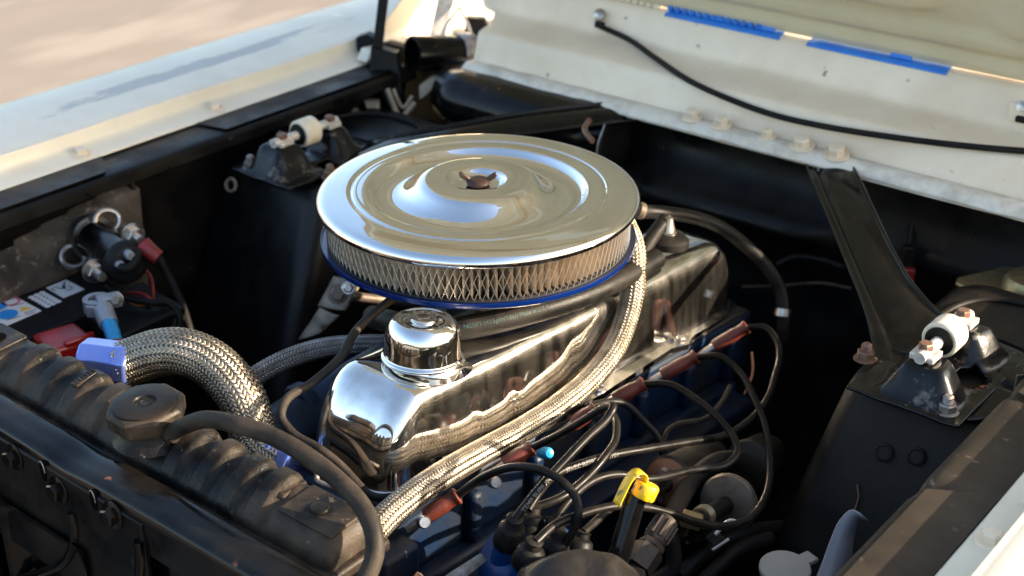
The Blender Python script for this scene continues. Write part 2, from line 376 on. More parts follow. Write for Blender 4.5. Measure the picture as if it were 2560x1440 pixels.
# ================================================================ CAR BODY
# fender cross-section (distance from the car's centre line, height): flange, inner wall, lip, crowned top, flank
FP = [(0.6300, 0.7495), (0.6325, 0.7515), (0.6600, 0.7560), (0.6655, 0.7590), (0.6680, 0.7650), (0.6705, 0.7800), (0.6725, 0.7840), (0.6765, 0.7858),
      (0.70, 0.7885), (0.745, 0.7935), (0.765, 0.7955), (0.79, 0.7958), (0.82, 0.7930), (0.845, 0.785), (0.862, 0.770), (0.872, 0.74), (0.878, 0.68), (0.880, 0.58), (0.872, 0.45), (0.85, 0.34)]
def fender(side, label, rear):
    t = thing('front_fender', label, 'fender', (side * 0.75, 0.0, 0.34), group=None)
    ny = 60; y0, y1 = -1.15, rear
    def fn(u, v):
        y = y0 + (y1 - y0) * u
        k = v * (len(FP) - 1); i = min(int(k), len(FP) - 2); q = k - i
        a, b = FP[i], FP[i + 1]; x = a[0] + (b[0] - a[0]) * q; z = a[1] + (b[1] - a[1]) * q
        n_ = noise.noise(Vector((side * 3, y * 5, v * 3))) * 0.0010
        drop = -0.012 * max(0, (-0.45 - y)) ** 1.5 * 2
        pinch = max(0.0, y - 0.40) * 0.05 if x < 0.70 else 0.0        # the gutter closes in towards the cowl
        if x > 0.669: z -= 0.007 * sm(0.669, 0.674, x)
        if side > 0 and x > 0.664: x -= 0.006
        return Vector((side * (x + n_), y, z + n_ + drop + pinch * 0.3))
    m = fender_mat if side < 0 else M['cream']
    G().grid(fn, ny, (len(FP) - 1) * 2).build('panel', m, t, smooth=50, solid=0.0016)
    return t

def make_fender_mat():
    m = mat('cream_paint_rubbed', (0.80, 0.72, 0.57), 0.40, spot=(0.70, 0.62, 0.49), spot_scale=9, spot_amt=0.3, coat=0.15, rough_var=0.06)
    n = m.node_tree.nodes; l = m.node_tree.links; b = n['Principled BSDF']
    old = b.inputs['Base Color'].links[0].from_socket
    tc = n.new('ShaderNodeTexCoord'); sx = n.new('ShaderNodeSeparateXYZ'); l.new(tc.outputs['Object'], sx.inputs[0])
    no = n.new('ShaderNodeTexNoise'); no.inputs['Scale'].default_value = 16; no.inputs['Detail'].default_value = 9; no.inputs['Roughness'].default_value = 0.7
    mp = n.new('ShaderNodeMapping'); mp.inputs['Scale'].default_value = (2.2, 0.45, 1); l.new(tc.outputs['Object'], mp.inputs[0]); l.new(mp.outputs[0], no.inputs['Vector'])
    # rubbed-through streak along the crown of the fender
    def band(sock, c, wd):
        s = n.new('ShaderNodeMath'); s.operation = 'SUBTRACT'; l.new(sock, s.inputs[0]); s.inputs[1].default_value = c
        a = n.new('ShaderNodeMath'); a.operation = 'ABSOLUTE'; l.new(s.outputs[0], a.inputs[0])
        d = n.new('ShaderNodeMath'); d.operation = 'DIVIDE'; l.new(a.outputs[0], d.inputs[0]); d.inputs[1].default_value = wd
        return d.outputs[0]
    bx = band(sx.outputs['X'], 0.004, 0.019); by = band(sx.outputs['Y'], 0.24, 0.30)
    mx = n.new('ShaderNodeMath'); mx.operation = 'MAXIMUM'; l.new(bx, mx.inputs[0]); l.new(by, mx.inputs[1])
    ad = n.new('ShaderNodeMath'); ad.operation = 'MULTIPLY_ADD'; l.new(no.outputs['Fac'], ad.inputs[0]); ad.inputs[1].default_value = 2.6; l.new(mx.outputs[0], ad.inputs[2])
    rg = n.new('ShaderNodeMapRange'); rg.inputs['From Min'].default_value = 2.10; rg.inputs['From Max'].default_value = 1.86
    l.new(ad.outputs[0], rg.inputs['Value'])
    x = n.new('ShaderNodeMix'); x.data_type = 'RGBA'; l.new(rg.outputs[0], x.inputs['Factor']); l.new(old, x.inputs['A']); x.inputs['B'].default_value = (0.47, 0.45, 0.40, 1)
    l.new(x.outputs['Result'], b.inputs['Base Color'])
    return m
fender_mat = make_fender_mat()

pf = fender(-1, 'far cream fender with a rubbed grey streak along its top, beyond the battery', 0.80)
df = fender(1, 'near cream fender at the bottom right corner, its top in full sun', 0.95)
for y in (-0.068, 0.166): bolt(pf, (-0.647, y, 0.7545), (0.1, 0, 1), 0.0085, 0.008, 'cream_worn', 1.75)
for y in (-0.52, -0.122, 0.35): bolt(df, (0.650, y, 0.7545), (-0.1, 0, 1), 0.0085, 0.008, 'cream_worn', 1.75)
# pale stop block and the closing panel where the far gutter meets the cowl
G().prism([(-0.645, 0.455, 0.757), (-0.645, 0.505, 0.757), (-0.645, 0.505, 0.772), (-0.645, 0.47, 0.775)], (0.025, 0, 0)).build('bump_stop', 'cream', pf, bevel=0.003)
G().prism([(-0.668, 0.50, 0.760), (-0.668, 0.80, 0.760), (-0.668, 0.80, 0.925), (-0.668, 0.66, 0.868), (-0.668, 0.56, 0.800)], (-0.004, 0, 0)).build('gutter_end_panel', 'cream', pf, bevel=0.001)

# black inner aprons: ledge under the fender flange, then a wall down to the chassis
def apron(side, label):
    t = thing('inner_apron', label, 'apron', (side * 0.58, 0.0, 0.15))
    prof = [(0.664, 0.7445), (0.645, 0.7462), (0.615, 0.7480), (0.580, 0.7485), (0.5695, 0.7472), (0.5640, 0.7430), (0.5625, 0.7300), (0.5660, 0.7285), (0.585, 0.72), (0.592, 0.70), (0.597, 0.62), (0.59, 0.50), (0.56, 0.36), (0.54, 0.15)]
    def fn(u, v):
        y = -0.95 + 1.46 * u
        k = v * (len(prof) - 1); i = min(int(k), len(prof) - 2); q = k - i
        a, b = prof[i], prof[i + 1]; x = a[0] + (b[0] - a[0]) * q; z = a[1] + (b[1] - a[1]) * q
        n_ = noise.noise(Vector((side * 9, y * 7, z * 9)))
        if z > 0.74 and side > 0:       # pressed joggles in the ledge
            for yy in (-0.075, 0.135):
                z -= 0.006 * exp(-((y - yy) / 0.012) ** 2) * max(0, min(1, (0.612 - x) / 0.02))
        if z < 0.71: x += 0.006 * n_
        return Vector((side * (x + 0.0005 * n_), y, z + 0.0006 * n_))
    G().grid(fn, 140, (len(prof) - 1) * 2).build('sheet', 'apron' if side > 0 else 'black', t, smooth=45)
    return t
ap = apron(-1, 'black inner apron wall and ledge under the far fender')
ad = apron(1, 'brown dusted black apron ledge crossed by a shadow, along the near fender')
# lapped second sheet on each ledge
for side, t in ((1, ad), (-1, ap)):
    g = G(); g.prism([(side * 0.6285, 0.115, 0.7492), (side * 0.574, 0.125, 0.7506), (side * 0.574, 0.50, 0.7506), (side * 0.6285, 0.50, 0.7496)], (0, 0, 0.0016)); g.build('lap_plate', 'apron' if side > 0 else 'black', t, bevel=0.0006)
    g = G(); g.prism([(side * 0.6285, -0.95, 0.7492), (side * 0.574, -0.95, 0.7506), (side * 0.574, -0.082, 0.7506), (side * 0.6285, -0.048, 0.7494)], (0, 0, 0.0016)); g.build('lap_plate', 'apron' if side > 0 else 'black', t, bevel=0.0006)
# gusset and dusty, lit-tinted swage on the far apron wall, behind the battery
def swage(u, v):
    y = -0.44 + 0.40 * u; z = 0.735 - 0.22 * v
    lim = 0.728 - 0.105 * (1 - u) ** 1.2
    d = 0.030 * max(0, min(1, (lim - z) / 0.008)) * (1 - 0.3 * v)
    n_ = noise.noise(Vector((y * 9, z * 9, 2))) * 0.004
    return Vector((-0.594 + d + n_, y, z))
G().grid(swage, 40, 24).build('swage_panel', 'litdust', ap, smooth=60)
G().prism([(-0.594, -0.045, 0.745), (-0.57, -0.052, 0.745), (-0.565, -0.050, 0.72), (-0.58, -0.042, 0.50), (-0.594, -0.042, 0.45)], (0, 0.006, 0)).build('gusset', 'blackdust', ap, bevel=0.0015)

# shock towers
def tower(side, label):
    t = thing('shock_tower', label, 'shock tower', (side * 0.48, 0.28, 0.12), group='shock towers')
    #           z     x_in   x_out  y0     y1    corner
    lev = [(0.7030, 0.420, 0.590, 0.150, 0.420, 0.030), (0.7020, 0.404, 0.598, 0.136, 0.430, 0.034), (0.6960, 0.395, 0.600, 0.128, 0.436, 0.034), (0.680, 0.390, 0.600, 0.120, 0.440, 0.032),
           (0.60, 0.378, 0.600, 0.078, 0.456, 0.030), (0.45, 0.358, 0.600, 0.0, 0.485, 0.030), (0.30, 0.345, 0.600, -0.06, 0.505, 0.03), (0.12, 0.34, 0.600, -0.10, 0.51, 0.03)]
    rows = []
    for z, a, b, y0, y1, c in lev:
        row = []
        for cx, cy, a0 in ((b - c, y1 - c, 0), (a + c, y1 - c, 90), (a + c, y0 + c, 180), (b - c, y0 + c, 270)):
            for k in range(7):
                an = radians(a0 + 90 * k / 6); row.append((side * (cx + c * cos(an)), cy + c * sin(an), z))
        rows.append(row)
    # finer rows between levels
    g = G(); n = len(rows[0]); R_ = []
    for i in range(len(rows) - 1):
        k = 6 if i > 2 else 1
        for q in range(k):
            f = q / k
            R_.append([Vector(p).lerp(Vector(r), f) for p, r in zip(rows[i], rows[i + 1])])
    R_.append([Vector(p) for p in rows[-1]])
    vs = []
    for row in R_:
        for p in row:
            nn = noise.noise(p * 9) * 0.0018 if p.z < 0.69 else 0
            vs.append(p + Vector((nn, -nn, 0)))
    fs = [(i * n + k, i * n + (k + 1) % n, (i + 1) * n + (k + 1) % n, (i + 1) * n + k) for i in range(len(R_) - 1) for k in range(n)]
    fs.append(tuple(range(n)))
    G().add(vs, fs).build('shell', 'towerblack' if side < 0 else 'blackdust', t, smooth=50)
    # raised oval rim round the shock opening
    rim = []
    for k in range(48):
        a = 2 * pi * k / 48; rim.append(Vector((side * (0.502 + 0.085 * abs(cos(a)) ** 0.7 * (1 if cos(a) > 0 else -1)), 0.285 + 0.118 * abs(sin(a)) ** 0.7 * (1 if sin(a) > 0 else -1), 0.7055)))
    pts = catmull(rim, 2, True); g = G(); g.tube(pts + [pts[0]], 0.0035, 8, caps=False); g.build('top_rim', 'blackdust', t)
    return t
tp = tower(-1, 'far glossy black shock tower with a blue sheen, left of the air cleaner')
td = tower(1, 'near dusty black shock tower at the right, under the cream roller')
hp = Vector((-0.555, 0.108, 0.677))
G().ring([(0.007, -0.002), (0.010, -0.003), (0.0115, 0.0), (0.010, 0.003), (0.007, 0.002)], hp, (0.1, -1, 0.3), n=24).build('hole_collar', 'linktan', tp, smooth=50)
# spot-weld plugs, scratch, stud on the near tower's front face
def on_face(x, z): # front face of near tower
    k = (0.70 - z) / 0.25; return Vector((x, 0.128 - 0.128 * k - 0.0015, z))
for x, z in ((0.4600, 0.648), (0.4930, 0.655)):
    p = on_face(x, z); g = G(); g.lathe([(0.0095, 0), (0.0095, 0.0016), (0.0075, 0.0026), (0.0065, 0.0015), (0, 0.0015)], p, (0, -1, 0.45), 22); g.build('weld_plug', 'blackdust', td)
g = G(); g.tube([on_face(0.444, 0.612) + Vector((0, -.001, 0)), on_face(0.4495, 0.602) + Vector((0, -.001, 0)), on_face(0.4500, 0.585) + Vector((0, -.001, 0))], 0.0009, 6); g.build('scratch', 'copper', td)
g = G(); p = on_face(0.536, 0.664); g.lathe([(0.006, 0), (0.006, 0.004), (0.0045, 0.005), (0.0055, 0.007), (0.0045, 0.009), (0.0055, 0.011), (0.0045, 0.013), (0.0055, 0.015), (0.0042, 0.019)], p, (-0.5, -1, 0.4), 14); g.build('stud', 'rubber', td)

# upper shock mounts: pressed saddle bracket, urethane roller on a bar pin, two tabs with bolts, three stud nuts
def shock_mount(side, label):
    cx, cy, cz = 0.474, 0.184, 0.7545
    t = thing('shock_mount', label, 'shock mount', (side * cx, cy, 0.704), group='upper shock mounts')
    sx = lambda x, y, z: Vector((side * x, y, z))
    # base flange with wavy edge
    def flange(u, v):
        a = 2 * pi * u; ca, sa = cos(a), sin(a)
        rx, ry = 0.073, 0.098
        x = cx + 0.014 + rx * abs(ca) ** 0.75 * (1 if ca > 0 else -1); y = cy + 0.016 + ry * abs(sa) ** 0.75 * (1 if sa > 0 else -1)
        k = 0.42 + 0.58 * v
        z = 0.7105 + 0.004 * sin(3 * a + 0.6) * v
        return sx(cx + 0.014 + (x - cx - 0.014) * k, cy + 0.016 + (y - cy - 0.016) * k, z)
    G().grid(flange, 56, 6).build('flange', 'blackgloss', t, smooth=60, solid=0.003)
    # one pressed double-humped sheet: flat tops under the tabs, a valley for the roller, an oval hole outboard
    def plateau(d, flat, fall): return 1 - sm(flat, flat + fall, abs(d))
    def sad(u, v):
        x = cx - 0.060 + 0.120 * u; y = cy - 0.092 + 0.180 * v
        A_ = plateau(x - cx - 0.006 * sin(v * 9), 0.015, 0.030)
        B_ = max(plateau(y - (cy - 0.046), 0.013, 0.030 if y < cy - 0.046 else 0.020), plateau(y - (cy + 0.046), 0.012, 0.030 if y > cy + 0.046 else 0.020), 0.20 * plateau(y - cy, 0.05, 0.02))
        n_ = noise.noise(Vector((x * 34, y * 34, side))) * 0.0022
        return sx(x, y, 0.7115 + 0.0350 * A_ * B_ + n_)
    g = G(); g.grid(sad, 48, 64)
    def keep(f):
        c = sum((g.v[k] for k in f), Vector()) / len(f); x = c.x * side
        return ((x - cx - 0.034) / 0.017) ** 2 + ((c.y - cy - 0.002) / 0.021) ** 2 > 1 and not (abs(x - cx + 0.04) < 0.03 and abs(c.y - cy) < 0.012 and x < cx - 0.03)
    g.f = [f for f in g.f if keep(f)]
    g.build('saddle', 'wornblack', t, smooth=60, solid=0.003)
    G().prism([sx(0.548, 0.196, 0.712), sx(0.560, 0.214, 0.712), sx(0.560, 0.214, 0.728), sx(0.548, 0.196, 0.730)], (side * 0.002, -0.001, 0)).build('side_ear', 'greysteel', t, bevel=0.0006)
    # roller
    a0, a1 = sx(cx, cy - 0.0145, cz), sx(cx, cy + 0.0145, cz)
    rl = G().lathe([(0.0150, 0), (0.0180, 0.0), (0.0195, 0.0016), (0.0195, 0.0274), (0.0180, 0.029), (0.0150, 0.029)], a0, (0, 1, 0), 40).build('roller', 'roller', t, smooth=35)
    G().lathe([(0.0155, -0.0008), (0.0150, -0.002), (0.0075, -0.0035), (0.006, -0.0035)], a0, (0, 1, 0), 32).build('bushing_face', 'rubber', rl)
    G().lathe([(0.0155, 0.0008), (0.0150, 0.002), (0.0075, 0.0035), (0.006, 0.0035)], a1, (0, 1, 0), 32).build('bushing_face', 'rubber', rl)
    G().cyl(sx(cx, cy - 0.062, cz), sx(cx, cy + 0.060, cz), 0.0065, n=14).build('bar_pin', 'tab', t)
    for yy in (cy - 0.046, cy + 0.046):
        G().box(sx(cx, yy, cz + 0.001 - 0.003), (0.026, 0.024, 0.007)).build('tab', 'tab', t, bevel=0.0015)
        bolt(t, sx(cx - 0.001, yy, cz + 0.0022), (0, 0, 1), 0.0078, 0.0075, 'rustbolt', 0)
    for x, y in ((0.513, 0.112), (0.553, 0.234), (0.402, 0.158)):
        g = G(); p = sx(x, y, 0.7125)
        g.lathe([(0.0125, 0), (0.0125, 0.001), (0.0105, 0.002)], p, (0, 0, 1), 20); g.hexa(p + Vector((0, 0, .0015)), (0, 0, 1), 0.0098, 0.009)
        prof = [(0.0052, 0.009)]
        for k in range(4): prof += [(0.0058, 0.0102 + k * 0.0022), (0.0049, 0.0112 + k * 0.0022)]
        prof += [(0.0035, 0.0192), (0, 0.0192)]
        g.lathe(prof, p, (0, 0, 1), 14); g.build('stud_nut', 'greysteel' if y > 0.1 and x > .41 else 'rustbolt', t, smooth=30)
    return t
shock_mount(1, 'near sunlit cream roller in its saddle bracket, on the right-hand shock tower')
shock_mount(-1, 'far white roller in its black saddle bracket, left behind the air cleaner')

# cowl braces: pressed channels from cowl to shock tower
def brace(side, label):
    t = thing('cowl_brace', label, 'brace', (side * 0.40, 0.24, 0.70), group='cowl braces')
    Lp = catmull([(0.121, 0.530, 0.753), (0.152, 0.488, 0.752), (0.235, 0.386, 0.745), (0.316, 0.288, 0.734), (0.367, 0.227, 0.724), (0.397, 0.185, 0.715), (0.425, 0.136, 0.708)], 8)
    Rp = catmull([(0.189, 0.530, 0.765), (0.214, 0.500, 0.764), (0.279, 0.417, 0.760), (0.345, 0.342, 0.748), (0.391, 0.299, 0.738), (0.430, 0.282, 0.725), (0.464, 0.287, 0.708)], 8)
    prof = [(-1.0, 0.0105), (-0.985, 0.0080), (-0.94, 0.0062), (-0.80, 0.0058), (-0.66, 0.0052), (-0.58, 0.0030), (-0.50, 0.0015), (-0.42, 0.0030), (-0.32, 0.0052), (0.0, 0.0066), (0.35, 0.0066), (0.62, 0.0052), (0.80, 0.004), (0.93, 0.004), (0.985, 0.0066), (1.0, 0.0090)]
    prof = [Vector((a, b, 0)) for a, b in prof]; pr = catmull(prof, 3)
    def fn(u, v):
        f = u * (len(Lp) - 1); i = min(int(f), len(Lp) - 2); a = Lp[i].lerp(Lp[i + 1], f - i); b = Rp[i].lerp(Rp[i + 1], f - i)
        q = v * (len(pr) - 1); j = min(int(q), len(pr) - 2); w_ = pr[j].lerp(pr[j + 1], q - j)
        p = a.lerp(b, 0.5 + 0.5 * w_.x) + Vector((0, 0, w_.y * (1 - 0.3 * u) - 0.005))
        return Vector((side * p.x, p.y, p.z))
    G().grid(fn, 48, len(pr) - 1).build('channel', 'blackgloss', t, smooth=60, solid=0.0022)
    return t
brace(1, 'near black cowl brace with a pressed groove, running down to the right-hand shock tower')
brace(-1, 'far black cowl brace mostly hidden behind the air cleaner')

# cowl panel
CP = [(0.512, 0.7560), (0.520, 0.7615), (0.532, 0.7650), (0.541, 0.7685), (0.546, 0.7740), (0.550, 0.7860), (0.556, 0.8080), (0.560, 0.8130), (0.570, 0.8160), (0.600, 0.8195), (0.626, 0.8230), (0.632, 0.8265), (0.638, 0.838), (0.652, 0.864), (0.658, 0.8705), (0.668, 0.8730), (0.680, 0.8735), (0.74, 0.868)]
t = thing('cowl', 'cream stepped cowl panel across the back of the engine bay', 'cowl panel', (0, 0.60, 0.75))
def bow(x): return -0.012 * (x / 0.66) ** 2 * 0
def cowl(u, v):
    x0 = -0.470 - 0.075 * max(0, min(1, (v - 0.5) * 4)); x = x0 + (0.665 - x0) * u; k = v * (len(CP) - 1); i = min(int(k), len(CP) - 2); q = k - i
    y = CP[i][0] + (CP[i + 1][0] - CP[i][0]) * q; z = CP[i][1] + (CP[i + 1][1] - CP[i][1]) * q
    n_ = noise.noise(Vector((x * 5, v * 4, 1))) * 0.0016
    return Vector((x, y + n_, z + n_))
G().grid(cowl, 90, (len(CP) - 1) * 2).build('panel', 'cream_worn', t, smooth=45)
# wavy seam sealer along its lower lip
def sealer(u, v):
    x = -0.470 + 1.13 * u
    wv = noise.noise(Vector((x * 6, 0, 3))) * 0.013 + noise.noise(Vector((x * 24, 0, 7))) * 0.0055
    a = pi * v
    y = 0.540 - 0.030 * v - wv * v - 0.004 * sin(a)
    z = 0.7695 - 0.011 * v ** 1.6 + 0.0035 * sin(a) + wv * 0.25 * v + noise.noise(Vector((x * 30, v * 4, 5))) * 0.0012
    return Vector((x, y, z))
def sealer2(u, v):
    p = sealer(u, v)
    return p
g = G(); g.grid(sealer, 260, 8)
g.build('sealer_bead', 'sealer', t, smooth=70, solid=0.004)
for px, py in ((1738, 232), (1812, 252), (1925, 290), (2012, 318), (2100, 342)): pass
for p, r in (((-0.055, 0.533, 0.801), 0.0095), ((-0.007, 0.533, 0.802), 0.0095), ((0.065, 0.533, 0.795), 0.0080), ((0.118, 0.533, 0.793), 0.0115), ((0.169, 0.533, 0.791), 0.0115)):
    bolt(t, Vector((p[0], 0.5285, 0.7735)), (0, -0.25, 1), r, 0.012, 'cream_worn', 1.5)
G().prism([(-0.468, a, b) for a, b in CP[1:-1]] + [(-0.468, 0.70, 0.72), (-0.468, 0.535, 0.72)], (-0.004, 0, 0)).build('end_closure', 'cream_worn', t, bevel=0.001)
# painted stripe ends and louvre teeth on the cowl's top edge
def edge_strip(name, x0, x1, m, parent, lift=0.0012):
    def fn(u, v):
        k = 13.35 + 2.0 * v; i = int(k); q = k - i
        y = CP[i][0] + (CP[i + 1][0] - CP[i][0]) * q; z = CP[i][1] + (CP[i + 1][1] - CP[i][1]) * q
        return Vector((x0 + (x1 - x0) * u, y - lift * 0.6, z + lift))
    return G().grid(fn, 12, 8).build(name, m, parent, smooth=60, solid=0.0008)
sA = edge_strip('blue_stripe', -0.190, 0.003, 'bluestripe', t)
sB = edge_strip('blue_stripe', 0.046, 0.252, 'bluestripe', t)
for k in range(13):
    x = -0.186 + 0.0125 * k
    G().box((x, 0.668, 0.8775), (0.0075, 0.014, 0.008)).build('louvre_tooth', 'bluestripe', sA, bevel=0.001)
for x, s_ in ((-0.105, 0.030), (-0.022, 0.028)):
    G().prism([(x - s_ / 2, 0.662, 0.874), (x + s_ / 2, 0.662, 0.874), (x + s_ / 4, 0.668, 0.888), (x - s_ / 6, 0.668, 0.888)], (0, 0.012, 0)).build('louvre_tab', 'bluestripe', sA, bevel=0.001)
G().prism([(0.165, 0.662, 0.874), (0.200, 0.662, 0.874), (0.190, 0.668, 0.887), (0.172, 0.668, 0.887)], (0, 0.012, 0)).build('louvre_tab', 'bluestripe', sB, bevel=0.001)
for k in range(9):
    G().box((-0.315 + 0.013 * k, 0.668, 0.8762), (0.008, 0.014, 0.006)).build('louvre_tooth', 'cream', t, bevel=0.001)

# firewall
t = thing('firewall', 'black firewall in the shade below the cowl', 'firewall', (0, 0.55, 0.12))
FW = [(0.520, 0.757), (0.560, 0.752), (0.566, 0.73), (0.560, 0.70), (0.535, 0.672), (0.515, 0.655), (0.512, 0.645), (0.53, 0.63), (0.565, 0.60), (0.575, 0.45), (0.575, 0.12)]
fc = catmull([Vector((0, a, b)) for a, b in FW], 4)
def fwall(u, v):
    x = -0.60 + 1.2 * u; q = v * (len(fc) - 1); j = min(int(q), len(fc) - 2); p = fc[j].lerp(fc[j + 1], q - j)
    bul = 0.3 + 0.7 * max(0, min(1, (0.16 - abs(x - 0.0)) / 0.08 + 0.5)) if x < 0.2 else 0.35
    yy = 0.566 + (p.y - 0.566) * bul if p.z < 0.735 else p.y
    return Vector((x, yy + noise.noise(Vector((x * 6, p.z * 6, 4))) * 0.005, p.z))
G().grid(fwall, 80, len(fc) - 1).build('panel', 'black', t, smooth=60)
# heater housing below the far half of the cowl
def hbox(u, v):
    x = -0.50 + 0.335 * u; e = min(1, min(u, 1 - u) * 9); a = pi * v
    return Vector((x, 0.535 - 0.080 * (sin(a) ** 0.6) * (0.75 + 0.25 * e), 0.680 + 0.040 - 0.045 * cos(a) * (0.9 + 0.1 * e)))
t = thing('heater_housing', 'black heater housing under the far half of the cowl', 'housing', (-0.33, 0.50, 0.67))
G().grid(hbox, 30, 24).build('shell', 'blackgloss', t, smooth=60)
G().prism([(-0.167, 0.452, 0.685), (-0.167, 0.535, 0.672), (-0.167, 0.540, 0.757), (-0.167, 0.470, 0.755)], (0.004, 0, 0)).build('end_plate', 'black', t, bevel=0.0012)
G().tube(spath([(-0.163, 0.470, 0.7555), (-0.163, 0.455, 0.73), (-0.163, 0.452, 0.69)]), 0.0012, 6).build('end_seam', 'steel', t)

# dark tray added to shut out sunlit ground under the bay
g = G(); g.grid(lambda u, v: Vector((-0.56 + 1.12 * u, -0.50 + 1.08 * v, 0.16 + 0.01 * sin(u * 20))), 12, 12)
o = tag(g.build('added_dark_tray', 'glassdark'), 'dark tray added to close the bottom of the engine bay against light', 'tray')

# ================================================================ HOOD (open, leaning over the cowl)
HA = radians(57); HO = Vector((0, 0.670, 0.8785)); HD = Vector((0, -cos(HA), sin(HA))); HN = Vector((0, -sin(HA), -cos(HA)))   # HN points down/forward: underside normal
t = thing('hood', 'open hood seen from below, tan shaded underside at the top right', 'hood', (0, 0.670, 0.8785))
def under(u, v):
    x = -0.655 + 1.31 * u; s = 1.22 * v
    d = 0.004
    d += -0.007 * sm(0.016, 0.020, s) * (1 - sm(0.036, 0.040, s))
    d += 0.003 * sm(0.040, 0.044, s) * (1 - sm(0.062, 0.068, s))
    d += -0.006 * sm(0.064, 0.074, s)
    dish = sm(0.085, 0.115, s) * (1 - sm(0.40, 0.46, s)) * sm(-0.30, -0.24, x) * (1 - sm(0.20, 0.27, x))
    d += 0.026 * dish
    d += 0.020 * sm(0.30, 0.36, x) * (1 - sm(0.62, 0.64, x)) * sm(0.05, 0.10, s) * (1 - sm(1.05, 1.15, s))
    d += 0.020 * sm(-0.64, -0.62, x) * (1 - sm(-0.40, -0.34, x)) * sm(0.05, 0.10, s) * (1 - sm(1.05, 1.15, s))
    d += 0.018 * sm(0.55, 0.60, s) * (1 - sm(0.68, 0.74, s))
    edge = sm(0, 0.05, min(u, 1 - u)); crown = 0.035 * (1 - (x / 0.655) ** 2) * sm(0.02, 0.35, s)
    return HO + HD * s + HN * (d * edge - crown * 0.6) + Vector((x, 0, 0))
def outer(u, v):
    x = -0.662 + 1.324 * u; s = -0.004 + 1.235 * v; crown = 0.035 * (1 - (x / 0.662) ** 2) * sm(0.02, 0.35, s)
    return HO + HD * s - HN * (0.012 + crown) * (1 if 0 < u < 1 else 0.4) + Vector((x, 0, 0))
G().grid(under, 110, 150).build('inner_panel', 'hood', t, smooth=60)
oo = G().grid(outer, 30, 20).build('outer_skin', 'cream', t, smooth=60, solid=0.0015)

# ================================================================ ENGINE
TILT = radians(-4.6)
# ---- air cleaner
AC = Vector((0, 0, 0))
t = thing('air_cleaner', 'round chrome-lidded air cleaner with pleated filter, in the middle of the bay', 'air cleaner', (0, 0, 0.795))
LP = [(0.0, 0.8585), (0.020, 0.8585), (0.026, 0.8605), (0.0305, 0.8650), (0.034, 0.8662), (0.050, 0.8664), (0.0590, 0.8660), (0.064, 0.8640), (0.0720, 0.8565), (0.0800, 0.8500), (0.0880, 0.8466), (0.098, 0.8455), (0.1080, 0.8460), (0.1140, 0.8480), (0.1185, 0.8522),
      (0.1210, 0.8548), (0.1235, 0.8555), (0.1260, 0.8556), (0.1320, 0.8555), (0.1372, 0.8552), (0.1385, 0.8543), (0.1398, 0.8541), (0.1412, 0.8552), (0.1430, 0.8560), (0.1460, 0.8561), (0.155, 0.8554), (0.165, 0.8543), (0.1705, 0.8532), (0.1745, 0.8512), (0.1770, 0.8482), (0.1778, 0.8448), (0.1768, 0.8415), (0.1745, 0.8400), (0.172, 0.8402)]
lp = [(max(0, p.x), p.y) for p in catmull([Vector((a, b, 0)) for a, b in LP], 3)]
g = G(); g.lathe(lp, (0, 0, 0), (0, 0, 1), 160)
for v in g.v:      # a pressed lid is never perfectly true
    r = sqrt(v.x ** 2 + v.y ** 2); v.z += noise.noise(Vector((v.x * 9, v.y * 9, 1))) * 0.00055 * min(1, r / 0.05)
lid = g.build('lid', 'chrome', t, smooth=70)
g = G(); g.lathe([(0.0, 0.0005), (0.0125, 0.0005), (0.0135, 0.003), (0.011, 0.0062), (0.006, 0.0078), (0, 0.0078)], (0, 0, 0.8585), (0, 0, 1), 24)
wn = g.build('wing_nut', 'wingnut', t, smooth=40)
for s in (1, -1):
    d = Vector((cos(0.66), sin(0.66), 0)) * s; n_ = Vector((-d.y, d.x, 0))
    prof = [d * 0.008 + Vector((0, 0, 0.862)), d * 0.014 + Vector((0, 0, 0.863)), d * 0.020 + Vector((0, 0, 0.867)), d * 0.0215 + Vector((0, 0, 0.8715)), d * 0.0185 + Vector((0, 0, 0.8735)), d * 0.014 + Vector((0, 0, 0.8705)), d * 0.009 + Vector((0, 0, 0.867))]
    G().prism([p - n_ * 0.002 for p in prof], n_ * 0.004).build('wing', 'wingnut', wn, bevel=0.0014)
# pleated paper
NPL = 124; vs = []; fs = []
for i in range(NPL * 2):
    a = 2 * pi * i / (NPL * 2) + random.uniform(-0.2, 0.2) * pi / NPL
    r = 0.1655 + random.uniform(-0.0008, 0.0006) if i % 2 == 0 else 0.1420
    for z in (0.8005, 0.8425): vs.append(Vector((r * cos(a), r * sin(a), z)))
m_ = NPL * 4
for i in range(NPL * 2): fs.append((2 * i, (2 * i + 2) % m_, (2 * i + 3) % m_, 2 * i + 1))
G().add(vs, fs).build('pleated_filter', 'paper', t, smooth=0)
# expanded-metal guard
g = G(); ND = 126; H = 0.0415
for s in (1, -1):
    for i in range(ND):
        pts = []
        for k in range(9):
            f = k / 8; a = 2 * pi * (i + s * f * 2.0) / ND
            w_ = 0.1675 + 0.0004 * s
            pts.append(Vector((w_ * cos(a), w_ * sin(a), 0.8003 + H * f)))
        g.tube(pts, 0.00046, 4, caps=False)
o = g.build('wire_guard', 'wire', t, smooth=0); o['kind'] = 'stuff'
for z0, z1 in ((0.7990, 0.8015), (0.8385, 0.8425)):
    G().ring([(0.1515, z0), (0.1682, z0), (0.1682, z1), (0.1515, z1)], n=120).build('gasket', 'gasket', t, smooth=30)
G().lathe([(0.060, 0.7930), (0.10, 0.7900), (0.150, 0.7915), (0.168, 0.7925), (0.1732, 0.7940), (0.1750, 0.7965), (0.1750, 0.8008), (0.1742, 0.8008), (0.1735, 0.7985), (0.168, 0.7985), (0.15, 0.7985), (0.06, 0.7985)], n=120).build('base_pan', 'pan', t, smooth=40)

